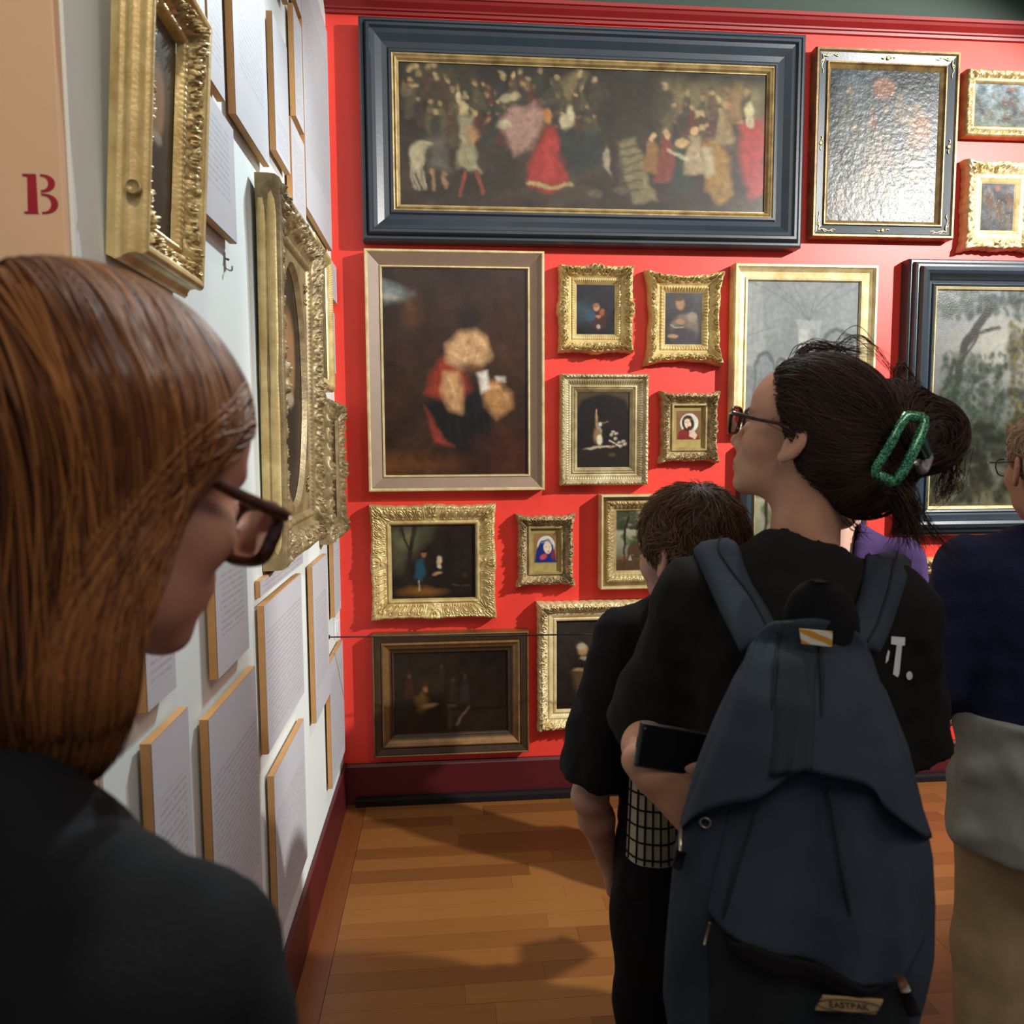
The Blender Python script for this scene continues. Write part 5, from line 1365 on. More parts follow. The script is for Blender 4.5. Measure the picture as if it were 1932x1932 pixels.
# ================================================================ WOMAN WITH BACKPACK
def backpack_woman():
    O, Mx = head_pose(1522, 832, 1.22, 17, 16, -1)
    v, r = view_axes(1490); heading = math.atan2(v[1], v[0])
    c = at(1490, 1200, 1.215)
    per = Person(c[0], c[1], heading, 'person with dark clipped-up hair and black T-shirt wearing a grey backpack, seen from behind')
    nb = xform(Mx, O, [[-.05, 0, -.16]])[0]; nl = per.w2l([nb])[0]
    zs = 1.264
    arms = [((0, .150, zs - .01), (.045, .234, .990), tuple(per.w2l([at(1224, 1452, 1.105)])[0])), ((0, -.150, zs - .01), (.06, -.172, 1.02), (.22, -.08, 1.0))]
    collar = ((nl[0], nl[1], 1.30), per.w2l(xform(Mx, O, [[-.02, 0, -.06]]))[0], .066)
    add_top(per, top_sdf(zs, .178, .16, .17, .80, arms, .97, collar, loose=.006, seed=4, rs=(.060, .076)), (-.30, -.36, .78), (.30, .36, 1.45), M_BLACKTOP, 't_shirt', .0075)
    add_trousers(per, .86, .17, M_TROUS)
    add_body(per, O, Mx, dict(neck=((-.02, 0, -.05), (-.055, 0, -.20)), nr=(.049, .056), nose=1.0), .0027,
             [(*arms[0], (.0, -.80, -.60), (-1, 0, .1), -1, (.45, .6, .5, -2.2)), (*arms[1], (.9, .3, .1), (0, .8, .6), -1, (.6, .7, .5))],
             '#d39c7c', '#ad5c50', '#3a281e', sleeve0=.9)
    M_TORT2 = M_TORT
    glasses(O, Mx, 'thin tortoiseshell glasses on the dark-haired woman', M_TORT2, r=.0022, hw=.026, hh=.0215, x=.112, z=.004)
    # ear stud
    st = xform(Mx, O, [[.002, .0835, -.036]])[0]
    e = empty('earring', tuple(st), label='tiny silver stud in the dark-haired woman\'s ear', cat='earring')
    v_, f_ = tube([(0, 0, -.002), (0, 0, 0), (0, 0, .002)], [.0008, .0024, .0008], 10); mk('stud', v_, f_, M_STEEL, e)
    # --- hair: swept back into the clip
    Mi = np.linalg.inv(Mx)
    def loc(P): return (P - O) @ Mi.T
    def pt(px, py, d): return at(px, py, d)
    lobe = [(pt(1740, 822, 1.205), (.066, .055, .060)), (pt(1690, 760, 1.20), (.040, .04, .036)), (pt(1632, 925, 1.185), (.056, .05, .044)), (pt(1670, 850, 1.19), (.055, .05, .07))]
    clip_c = pt(1690, 845, 1.15)
    def vol(P):
        L = loc(P)
        d = sd_ell(L, (-.010, 0, .046), (.108, .084, .093))
        d = smin(d, sd_ell(L, (-.05, 0, .0), (.066, .074, .075)), .03)
        for cc, rr in lobe: d = smin(d, sd_ell(P, cc, rr), .025)
        return d
    def opening(P):                       # face, ears and nape stay free
        L = loc(P)
        a = sd_ell(L, (.135, 0, -.055), (.146, .14, .162))
        b = sd_ell(L * np.array([1, 1, 1]), (.02, 0, -.075), (.068, .13, .072))
        return smin(a, b, .02)
    def solid(P): return smax(vol(P) + .003 + .0016 * wob(P, 120, 5), -opening(P), .010)
    V, Fc = mesh_sdf(solid, O + np.array([-.14, -.2, -.16]), O + np.array([.34, .17, .17]), .004)
    h0 = per.add('hair', V, Fc, M_HAIR, world=True); set_cols(h0, np.tile(np.array(hexc('#33231a')), (len(V), 1)))
    N = 3600
    on_s = surf_points(vol, V, lambda q: opening(q) < .045, N // 2); on_t = surf_points(vol, V, lambda q: loc(q)[:, 0] > -.09, N - N // 2)
    S = np.concatenate([on_s, on_t])
    off = RNG.uniform(-.001, .003, N); jit = RNG.normal(0, .16, (N, 3))
    def field(P, n, i):
        d = clip_c - P; d /= np.linalg.norm(d, axis=1, keepdims=True)
        L = loc(P); up = Mx[:, 2]
        return d + jit + up[None] * (.25 * np.clip((L[:, 0]) / .06, 0, 1))[:, None]
    paths = flow(vol, S, field, 22, .0072, off, .6)
    near = np.linalg.norm(paths - clip_c, axis=2)
    for i in range(1, paths.shape[1]):
        s = near[:, i] < .03; paths[s, i] = paths[s, i - 1]
    allp = [paths]
    # bun lobe: hair fanning up and over from the clip
    N2 = 900
    Vb = V[(np.linalg.norm(V - lobe[0][0], axis=1) < .085)]; S2 = Vb[RNG.choice(len(Vb), N2)]
    off2 = RNG.uniform(-.001, .004, N2); ax = np.array([.25, .9, -.15]); j2 = RNG.normal(0, .2, (N2, 3))
    def field2(P, n, i):
        q = P - lobe[0][0]; t_ = np.cross(np.tile(ax, (N2, 1)), q); return t_ / (np.linalg.norm(t_, axis=1, keepdims=True) + 1e-9) + j2
    allp.append(np.pad(flow(vol, S2, field2, 16, .007, off2, .6), ((0, 0), (0, 6), (0, 0)), mode='edge'))
    # loose ends hanging from the clip, small loops, fly-aways
    def fan(a, mid, b, n, ja, jm, jb):
        out = []
        for _ in range(n):
            q = spline([np.array(a) + RNG.normal(0, ja, 3), np.array(mid) + RNG.normal(0, jm, 3), np.array(b) + RNG.normal(0, jb, 3)], 23); out.append(q)
        return np.array(out)
    allp.append(fan(pt(1665, 880, 1.16), pt(1705, 950, 1.15), pt(1735, 1028, 1.15), 150, .010, .010, .012))
    allp.append(fan(pt(1680, 890, 1.165), pt(1700, 960, 1.16), pt(1700, 1020, 1.155), 80, .008, .008, .012))
    allp.append(fan(pt(1690, 890, 1.16), pt(1740, 980, 1.15), pt(1805, 1052, 1.15), 30, .006, .005, .010))
    allp.append(fan(pt(1800, 850, 1.2), pt(1790, 910, 1.2), pt(1770, 945, 1.2), 60, .012, .010, .010))
    allp.append(fan(pt(1690, 735, 1.2), pt(1700, 690, 1.2), pt(1738, 735, 1.2), 22, .005, .004, .004))
    allp.append(fan(pt(1560, 668, 1.22), pt(1620, 632, 1.22), pt(1700, 715, 1.21), 14, .008, .006, .006))
    allp.append(fan(pt(1500, 690, 1.21), pt(1530, 655, 1.21), pt(1640, 670, 1.21), 60, .010, .006, .010))
    allp.append(fan(pt(1600, 960, 1.2), pt(1620, 985, 1.2), pt(1630, 1012, 1.2), 16, .012, .008, .008))
    P_ = np.concatenate(allp)
    V2, Fc2, C2 = strands_mesh(P_, .0004, .0009, strand_cols(len(P_), '#2a1c14', '#543a29'))
    o = per.add('hair_strands', V2, Fc2, M_HAIR, world=True); set_cols(o, C2); o['kind'] = 'stuff'; o.parent = h0
    # --- white print on the right of the back:  ...T.
    M_PW = mat('white_print', (.75, .78, .76), .7)
    fn = top_sdf(zs, .178, .16, .17, .80, arms, .97, collar, loose=.006, seed=4, rs=(.060, .076))
    def decal(px_poly, nm):
        out = []
        for px, py in px_poly:
            d = at(px, py, 1.0) - CAM; dl = d / np.linalg.norm(d); tt = 1.0
            for _ in range(60):
                q = per.w2l([CAM + dl * tt])[0]; s = float(fn(q[None].astype(np.float32))[0]); tt += s * .7
                if abs(s) < 2e-4: break
            out.append(CAM + dl * (tt - .0015))
        V = np.array(out); n = len(V)
        back = V + np.array([v[0], v[1], 0]) * .001
        o = per.add(nm, np.concatenate([V, back]), [tuple(range(n))] + [(i, n + i, n + (i + 1) % n, (i + 1) % n) for i in range(n)], M_PW, world=True, smooth=False)
    decal([(1682, 1201), (1708, 1203), (1707, 1218), (1702, 1218), (1697, 1270), (1694, 1278), (1685, 1272), (1692, 1217), (1681, 1215)], 'printed_letter_t')
    decal([(1716 + 6 * math.cos(a), 1275 + 8 * math.sin(a)) for a in np.linspace(0, 2 * math.pi, 14, endpoint=False)], 'printed_full_stop')
    decal([(1676, 1226), (1679, 1230), (1676, 1246), (1671, 1252), (1672, 1240)], 'printed_letter_edge')
    return per, fn
BW, BW_FN = backpack_woman()

# --- claw clip
M_GLIT = bpy.data.materials.new('green_glitter'); M_GLIT.use_nodes = True
nt = M_GLIT.node_tree; b = nt.nodes['Principled BSDF']
tc = nd(nt, 'ShaderNodeTexCoord'); vo = nd(nt, 'ShaderNodeTexVoronoi', i_Scale=900.0); nt.links.new(tc.outputs['Object'], vo.inputs['Vector'])
cr = nd(nt, 'ShaderNodeValToRGB'); cr.color_ramp.elements[0].color = (*hexc('#04301c'), 1); cr.color_ramp.elements[1].color = (*hexc('#7fe0a8'), 1); cr.color_ramp.elements[0].position = .2; cr.color_ramp.elements[1].position = .95
e1 = cr.color_ramp.elements.new(.6); e1.color = (*hexc('#0e6b3c'), 1)
sx_ = nd(nt, 'ShaderNodeSeparateColor'); nt.links.new(vo.outputs['Color'], sx_.inputs[0]); nt.links.new(sx_.outputs[0], cr.inputs[0]); nt.links.new(cr.outputs[0], b.inputs['Base Color'])
bp = nd(nt, 'ShaderNodeBump'); bp.inputs['Strength'].default_value = .5; bp.inputs['Distance'].default_value = .001; nt.links.new(sx_.outputs[1], bp.inputs['Height']); nt.links.new(bp.outputs[0], b.inputs['Normal'])
b.inputs['Roughness'].default_value = .2; b.inputs['Metallic'].default_value = .3; b.inputs['Coat Weight'].default_value = .6
M_CLIPIN = mat('green_acetate', hexc('#16402b'), .25); M_SILVG = mat('silver_glitter', (.5, .47, .45), .3, metal=.6, var=.5, vscale=700)
def claw_clip():
    cor = [(1706, 784), (1748, 790), (1690, 912), (1646, 892)]
    Q = [at(px, py, 1.108) for px, py in cor]; C0 = np.mean(Q, 0)
    e = empty('claw_clip', tuple(C0), label='green glitter claw clip holding up the dark hair', cat='hair clip')
    nrm = np.cross(Q[1] - Q[0], Q[3] - Q[0]); nrm /= np.linalg.norm(nrm)
    if nrm @ (CAM - C0) < 0: nrm = -nrm
    def path(t):
        k = t * 4; i = int(k) % 4; u = k - int(k); a, b_ = Q[i], Q[(i + 1) % 4]
        u2 = .12 + .76 * u
        if u < .14:  # rounded corners
            p0 = Q[i - 1] * .12 + Q[i] * .88; p1 = a + (b_ - a) * .22; w_ = u / .14; p = (p0 * (1 - w_) ** 2 + 2 * a * w_ * (1 - w_) + p1 * w_ ** 2) if False else a + (b_ - a) * (.10 + .12 * w_)
        p = a + (b_ - a) * (.10 + .80 * u)
        bow = .012 * (1 - (2 * (t * 2 % 1) - 1) ** 2) * 0
        return p - C0 + nrm * (.010 * (1 - np.linalg.norm(p - C0) / .06))
    v_, f_ = ring(path, 72, .0078, 8, flat=.62); mk('front_frame', v_, f_, M_GLIT, e)
    a0 = at(1738, 835, 1.13) - C0; a1 = at(1745, 880, 1.14) - C0
    v_, f_ = tube([at(1728, 828, 1.115) - C0, a0, at(1748, 856, 1.15) - C0], [.006, .009, .008], 8, n=12, flat=1.4); mk('spring_hinge', v_, f_, M_CLIPIN, e)
    v_, f_ = tube([at(1732, 872, 1.12) - C0, at(1742, 885, 1.135) - C0, at(1758, 850, 1.17) - C0], [.006, .008, .006], 8, n=12); mk('rear_frame', v_, f_, M_SILVG, e)
    for k in range(4):
        s = .2 + .2 * k; p = Q[0] + (Q[3] - Q[0]) * s - C0
        v_, f_ = tube([p, p - nrm * .012 + (Q[0] - Q[1]) * .1, p - nrm * .03 + (Q[1] - Q[0]) * .05], [.004, .003, .0015], 6, n=8); mk('tooth', v_, f_, M_CLIPIN, e)
claw_clip()

# --- phone in her hand
def phone():
    M_PH = mat('black_glass', (.006, .006, .007), .12, spec=.6); M_PHS = mat('phone_side', (.05, .05, .055), .35, metal=.5)
    tl, bl, br = at(1220, 1362, 1.075), at(1197, 1446, 1.062), at(1290, 1462, 1.075)
    ax = br - bl; ax /= np.linalg.norm(ax); up = tl - bl; up -= ax * (ax @ up); hh = np.linalg.norm(up); up /= hh; n = np.cross(ax, up)
    e = empty('mobile_phone', tuple(bl), label='black mobile phone held by the backpack wearer\'s left hand', cat='phone')
    e.rotation_euler = Matrix(((ax[0], n[0] * -1, up[0]), (ax[1], n[1] * -1, up[1]), (ax[2], n[2] * -1, up[2]))).to_euler()
    w = .142
    box('case', 0, w, 0, .0085, 0, hh, M_PHS, e, bevel=.003)
    box('screen', .005, w - .003, -.0008, .0005, .003, hh - .003, M_PH, e, bevel=.0003)
    v_, f_ = tube([(.0055, -.0008, hh - .008), (.0055, -.0022, hh - .008)], .003, 14); mk('camera_lens', v_, f_, M_PHS, e)
    box('side_button', -.0008, .0003, .003, .0055, .025, .04, M_PHS, e)
phone()

# ================================================================ BACKPACK
def backpack():
    M_BAG = cloth('charcoal_backpack_cloth', '#2d3640', rough=.85, var=.12, bump=.2, bscale=1400, sheen=0)
    M_BAGD = cloth('dark_pocket_cloth', '#1f2427', rough=.85, var=.12, bump=.2, bscale=1400, sheen=0)
    M_BAGM = cloth('mid_panel_cloth', '#252c33', rough=.85, var=.12, bump=.2, bscale=1400, sheen=0)
    M_WEB = cloth('black_webbing', '#0b0a0b', sheen=0)
    M_ZIP = mat('zip_metal', (.55, .47, .33), .3, metal=.9)
    v, r = view_axes(1510); V3 = np.array([v[0], v[1], 0.0]); R3 = np.array([r[0], r[1], 0.0]); UP = np.array([0, 0, 1.0])
    D0 = 1.03                                         # distance of the bag's back panel plane
    C0 = at(1510, 1900, D0); zb = C0[2] - .03
    base = np.array([C0[0], C0[1], zb])
    e = empty('backpack', tuple(base), label='charcoal grey padded backpack with leather patch on the woman\'s back', cat='backpack')
    def uw(px, py, dep=.93):                          # pixel -> bag coordinates (u right, w up)
        d = ray(px, py); n = D0 - dep; t = ((base - V3 * n - CAM) @ V3) / (d @ V3); q = CAM + d * t - base
        return q @ R3, q[2]
    # outline of the bag: (py, left px, right px, thickness)
    prof = [(1212, 1465, 1585, .030), (1228, 1415, 1632, .07), (1290, 1380, 1680, .11), (1370, 1342, 1718, .135), (1450, 1310, 1742, .15), (1540, 1285, 1764, .165), (1610, 1270, 1770, .175), (1690, 1262, 1766, .18), (1780, 1256, 1745, .18), (1860, 1252, 1728, .18), (1920, 1262, 1722, .17), (1952, 1290, 1705, .14)]
    rows = []
    for py, l, rr, th in prof:
        dep = D0 - .01 - th * .55
        ul, w = uw(l, py, dep); ur, _ = uw(rr, py, dep); rows.append((w, (ul + ur) / 2, (ur - ul) / 2, th))
    rows = np.array(rows)[::-1]                       # bottom up
    def sec(w):
        return [np.interp(w, rows[:, 0], rows[:, k]) for k in (1, 2, 3)]
    ws = np.linspace(rows[0, 0], rows[-1, 0], 90); nth = 72
    TH = np.linspace(0, 2 * math.pi, nth, endpoint=False)
    def surf(w, th, off=0.0):
        c, hw, t = sec(w); cs, sn = np.cos(th), np.sin(th); k = .62
        u = c + (hw + off) * np.sign(cs) * np.abs(cs) ** k; nn = t / 2 + (t / 2 + off) * np.sign(sn) * np.abs(sn) ** k
        return u, nn
    def crease(u, w):                                 # sagging cloth
        return .006 * np.sin(u * 34 + 6 * w) * np.sin(w * 15 + 1) + .004 * np.sin(u * 70 - w * 40)
    def W(u, w, n): return np.stack([u * R3[0] - n * V3[0], u * R3[1] - n * V3[1], w + 0 * u], -1)
    Vv = []
    for w in ws:
        u, n = surf(w, TH); n = n + crease(u, w) * (n > .04); Vv.append(W(u, np.full_like(u, w), n))
    Vv = np.array(Vv).reshape(-1, 3); Fc = [tuple(f) for f in grid_faces(len(ws), nth, wrap_v=True, flip=True)] + [tuple(range(nth)), tuple(range((len(ws) - 1) * nth, len(ws) * nth))[::-1]]
    mk('bag_body', Vv, Fc, M_BAG, e)
    def front_n(u, w):                                # outer surface of the bag at (u,w)
        c, hw, t = sec(w); x = np.clip(np.abs((u - c) / hw), 0, .999); s = (1 - x ** (1 / .62)) ; s = np.clip(1 - (x ** (1 / .62)) ** 2, 0, 1) ** .5
        return t / 2 + t / 2 * s ** .62 + crease(u, w)
    def patch(name, top, bot, m, off0, off1, nu=48, nv=26, side=.0, fold=.006, dep=.9, thick=.006):
        """cloth panel lying on the bag between an upper and a lower pixel curve"""
        T = spline([uw(*p, dep) for p in top], nu) if True else 0; Bt = spline([uw(*p, dep) for p in bot], nu)
        g = []
        for j, t in enumerate(np.linspace(0, 1, nv)):
            q = T * (1 - t) + Bt * t; s = np.linspace(0, 1, nu)
            edge = np.minimum(1, np.minimum(s, 1 - s) * 9)
            n = front_n(q[:, 0], q[:, 1]) + (off0 + (off1 - off0) * t ** 1.5) * (.35 + .65 * edge) + fold * np.sin(s * 19 + t * 3) * t * edge
            g.append(W(q[:, 0], q[:, 1], n))
        g = np.array(g); back = g + V3 * thick + np.array([0, 0, .002])
        Va = np.concatenate([g.reshape(-1, 3), back.reshape(-1, 3)]); f1 = grid_faces(nv, nu, flip=False); k = nv * nu
        Fl = [tuple(f) for f in f1] + [tuple((f + k)[::-1]) for f in f1]
        rim = [i for i in range(nu)] + [j * nu + nu - 1 for j in range(1, nv)] + [(nv - 1) * nu + i for i in range(nu - 2, -1, -1)] + [j * nu for j in range(nv - 2, 0, -1)]
        Fl += [(a, b_, b_ + k, a + k) for a, b_ in zip(rim, rim[1:] + rim[:1])]
        return mk(name, Va, Fl, m, e)
    # upper hood of slack cloth
    patch('upper_hood', [(1402, 1262), (1440, 1222), (1500, 1206), (1560, 1206), (1612, 1222), (1652, 1262)],
          [(1280, 1568), (1318, 1520), (1372, 1492), (1436, 1474), (1492, 1440), (1530, 1432), (1580, 1446), (1640, 1468), (1664, 1500), (1712, 1540), (1766, 1600)], M_BAG, .004, .026)
    # sagging lower front and front pocket
    patch('front_panel', [(1380, 1500), (1440, 1480), (1540, 1470), (1640, 1490), (1700, 1530)], [(1345, 1668), (1400, 1712), (1500, 1748), (1600, 1782), (1662, 1790), (1738, 1745)], M_BAG, .000, .020, fold=.004)
    patch('front_pocket', [(1345, 1690), (1420, 1712), (1520, 1752), (1620, 1790), (1700, 1780)], [(1350, 1900), (1420, 1925), (1520, 1938), (1620, 1938), (1712, 1915)], M_BAGD, .012, .010, fold=.003)
    patch('centre_panel', [(1468, 1210), (1500, 1207), (1546, 1210)], [(1442, 1440), (1490, 1432), (1540, 1426)], M_BAGM, .009, .029, nu=16, fold=.002, thick=.003)
    patch('pocket_mouth_shade', [(1372, 1706), (1440, 1716), (1540, 1752), (1668, 1796)], [(1374, 1712), (1432, 1746), (1540, 1782), (1666, 1802)], M_WEB, .030, .028, nu=30, nv=6, fold=0, thick=.003)  # black crescent patch standing in for the shade inside the pocket opening
    # seams
    for pts in ([(1464, 1226), (1458, 1320), (1440, 1470)], [(1548, 1222), (1552, 1320), (1540, 1440)], [(1432, 1500), (1400, 1590), (1372, 1680)], [(1562, 1470), (1580, 1580), (1600, 1680)]):
        q = spline([uw(*p, .9) for p in pts], 26); P_ = W(q[:, 0], q[:, 1], front_n(q[:, 0], q[:, 1]) + .012)
        v_, f_ = tube(P_, .0022, 6); mk('seam', v_, f_, M_BAGD, e)
    # zip lines, pulls, ring
    def pull(a, b_, m=M_ZIP, rr=.0035, off=.02, nm='zip_pull'):
        ua, ub = np.array(uw(*a, .88)), np.array(uw(*b_, .88)); P_ = np.array([W(np.array(x[0]), np.array(x[1]), np.array(front_n(x[0], x[1]) + off)) for x in (ua, (ua + ub) / 2, ub)])
        v_, f_ = tube(P_, rr, 8, flat=.45, normal=V3); return mk(nm, v_, f_, m, e)
    pull((1686, 1792), (1700, 1826), rr=.0055); pull((1697, 1826), (1718, 1880), M_WEB, .007, .016, 'pull_tab'); pull((1348, 1695), (1338, 1735), rr=.0012)
    pull((1283, 1562), (1285, 1600), rr=.0016); pull((1286, 1605), (1276, 1640), M_WEB, .006, .012, 'pull_tab')
    uc = uw(1335, 1537, .9); cpt = W(np.array(uc[0]), np.array(uc[1]), np.array(front_n(*uc) + .006))
    v_, f_ = ring(lambda t: cpt + .006 * (R3 * math.cos(6.283 * t) + UP * math.sin(6.283 * t)), 24, .0016, 6); mk('eyelet', v_, f_, M_STEEL, e)
    # dark side openings
    # leather patch with lettering
    M_LEA = mat('tan_leather_patch', hexc('#a98c62'), .6, var=.1, vscale=50); M_INK = mat('patch_print', hexc('#3a2c1e'), .6)
    q = [uw(*p, .82) for p in ((1552, 1880), (1666, 1888), (1652, 1912), (1538, 1904))]
    nn = max(front_n(*x) for x in q) + .034
    P4 = np.array([W(np.array(x[0]), np.array(x[1]), np.array(nn)) for x in q])
    pt = mk('leather_patch', np.concatenate([P4, P4 + V3 * .004]), [(3, 2, 1, 0), (4, 5, 6, 7), (0, 1, 5, 4), (1, 2, 6, 5), (2, 3, 7, 6), (3, 0, 4, 7)], M_LEA, e, smooth=False)
    cu = bpy.data.curves.new('patch_lettering', 'FONT'); cu.body = 'EASTPAK'; cu.size = .0092; cu.align_x = 'CENTER'; cu.align_y = 'CENTER'; cu.extrude = .0004; cu.space_character = 1.05
    to = bpy.data.objects.new('tmp_text', cu); COL.objects.link(to); bpy.context.view_layer.update()
    dg = bpy.context.evaluated_depsgraph_get(); me = bpy.data.meshes.new_from_object(to.evaluated_get(dg)); bpy.data.objects.remove(to, do_unlink=True)
    xa = P4[1] - P4[0]; xa /= np.linalg.norm(xa); ya = P4[0] - P4[3]; ya -= xa * (xa @ ya); ya /= np.linalg.norm(ya); za = np.cross(xa, ya); cc = P4.mean(0)
    if za @ V3 > 0: za = -za
    co = np.array([vv.co[:] for vv in me.vertices]); co = cc + co[:, :1] * xa + co[:, 1:2] * ya + (co[:, 2:3] + .0006) * za
    for vv, c_ in zip(me.vertices, co): vv.co = c_
    me.materials.append(M_INK); o = bpy.data.objects.new('patch_lettering', me); COL.objects.link(o); o.parent = pt
    v_, f_ = ring(lambda t: cc + xa * .031 * math.cos(6.283 * t) + ya * .0066 * math.sin(6.283 * t) + za * .0006, 40, .0005, 5); mk('patch_oval', v_, f_, M_INK, pt)
    # carrying loop, lining tag
    q0 = uw(1548, 1150, 1.04)
    Vl = []
    for w_, hw_ in ((1212, .042), (1180, .046), (1150, .044), (1120, .036), (1100, .024), (1091, .010)):
        u0, wz = uw(1548, w_, 1.03); a = np.linspace(0, 2 * math.pi, 20, endpoint=False)
        Vl.append(W(u0 + hw_ * np.cos(a), np.full(20, wz), .012 + .018 * np.sin(a)))
    Vl = np.array(Vl); mk('carrying_loop', Vl.reshape(-1, 3), [tuple(f) for f in grid_faces(6, 20, wrap_v=True)] + [tuple(range(100, 120))], M_WEB, e)
    M_TAG = bpy.data.materials.new('yellow_white_lining'); M_TAG.use_nodes = True; nt = M_TAG.node_tree
    tc = nd(nt, 'ShaderNodeTexCoord'); wv = nd(nt, 'ShaderNodeTexWave', i_Scale=38.0, i_Distortion=2.0); wv.bands_direction = 'DIAGONAL'; nt.links.new(tc.outputs['Object'], wv.inputs['Vector'])
    cr = nd(nt, 'ShaderNodeValToRGB'); cr.color_ramp.elements[0].position = .45; cr.color_ramp.elements[1].position = .55; cr.color_ramp.elements[0].color = (*hexc('#d8d2c0'), 1); cr.color_ramp.elements[1].color = (*hexc('#c98f1c'), 1)
    nt.links.new(wv.outputs['Fac'], cr.inputs[0]); nt.links.new(cr.outputs[0], nt.nodes['Principled BSDF'].inputs['Base Color'])
    q = [uw(*p, .985) for p in ((1508, 1181), (1570, 1186), (1569, 1214), (1512, 1208))]
    P4 = np.array([W(np.array(x[0]), np.array(x[1]), np.array(.062)) for x in q])
    mk('lining_tag', np.concatenate([P4, P4 + V3 * .003]), [(3, 2, 1, 0), (4, 5, 6, 7), (0, 1, 5, 4), (1, 2, 6, 5), (2, 3, 7, 6), (3, 0, 4, 7)], M_TAG, e, smooth=False)
    # shoulder straps, following the shirt over the shoulder
    def shirt_hit(px, py):
        d = at(px, py, 1.0) - CAM; dl = d / np.linalg.norm(d); tt = .9
        for _ in range(80):
            s = float(BW_FN(BW.w2l([CAM + dl * tt]).astype(np.float32))[0]); tt += s * .6
            if abs(s) < 3e-4: break
        return CAM + dl * (tt - .008)
    def strap(c_px, half, sgn):
        rowsS = []
        for (px, py, dd) in c_px:
            row = []
            for s in np.linspace(-1, 1, 7):
                x = px + half * s; p = shirt_hit(x, py + .16 * half * s * sgn)
                lim = at(x, py, dd); a = np.linalg.norm(p - CAM); b_ = np.linalg.norm(lim - CAM)
                if b_ < a: p = lim
                row.append(p)
            rowsS.append(row)
        G = np.array(rowsS)                                     # along, across
        fr = []                                                 # over the top and down the front
        top = G[0]; t_ = np.array([0, 0, 1.0])
        for k, (fx, fz) in enumerate(((.10, .002), (.055, .016), (.02, .014))):
            q_ = BW.w2l(top + V3 * fx + np.array([0, 0, fz - .35 * fx]))
            for _ in range(8):
                q_ = q_ - grad(lambda z: BW_FN(z.astype(np.float32)).astype(float), q_, .003) * (BW_FN(q_.astype(np.float32)) - .010)[:, None] * .7
            fr.append(BW.l2w(q_))
        G = np.concatenate([np.array(fr), G]); nA, nB = G.shape[:2]
        # smooth along the strap
        G = np.stack([spline(G[:, j], 30) for j in range(nB)], 1); nA = 30
        for _ in range(6): G[1:-1] = (G[:-2] + 2 * G[1:-1] + G[2:]) / 4; G[:, 1:-1] = (G[:, :-2] + 2 * G[:, 1:-1] + G[:, 2:]) / 4
        nrm = np.cross(np.gradient(G, axis=0), np.gradient(G, axis=1)); nrm /= np.linalg.norm(nrm, axis=2, keepdims=True) + 1e-9
        if (nrm[-1, 3] @ V3) > 0: nrm = -nrm
        arch = (.013 * (1 - np.linspace(-1, 1, nB) ** 4))[None, :, None]
        Out = G + nrm * (arch + .003); In = G - nrm * .004
        Va = np.concatenate([Out.reshape(-1, 3), In.reshape(-1, 3)]) - base; k = nA * nB; f1 = grid_faces(nA, nB)
        rim = [i for i in range(nB)] + [j * nB + nB - 1 for j in range(1, nA)] + [(nA - 1) * nB + i for i in range(nB - 2, -1, -1)] + [j * nB for j in range(nA - 2, 0, -1)]
        Fl = [tuple(f) for f in f1] + [tuple((f + k)[::-1]) for f in f1] + [(a, b_, b_ + k, a + k) for a, b_ in zip(rim, rim[1:] + rim[:1])]
        so = mk('shoulder_strap', Va, Fl, M_BAG, e)
        v_, f_ = tube(Out[2:, 4] - base + nrm[2:, 4] * .001, .0016, 6); mk('strap_seam', v_, f_, M_BAGD, so)
    strap([(1352, 1042, 1.25), (1372, 1090, 1.20), (1398, 1140, 1.13), (1424, 1190, 1.07), (1442, 1228, 1.03)], 44, 1)
    strap([(1680, 1052, 1.25), (1672, 1090, 1.20), (1656, 1140, 1.13), (1638, 1190, 1.07), (1618, 1230, 1.03)], 42, -1)
backpack()

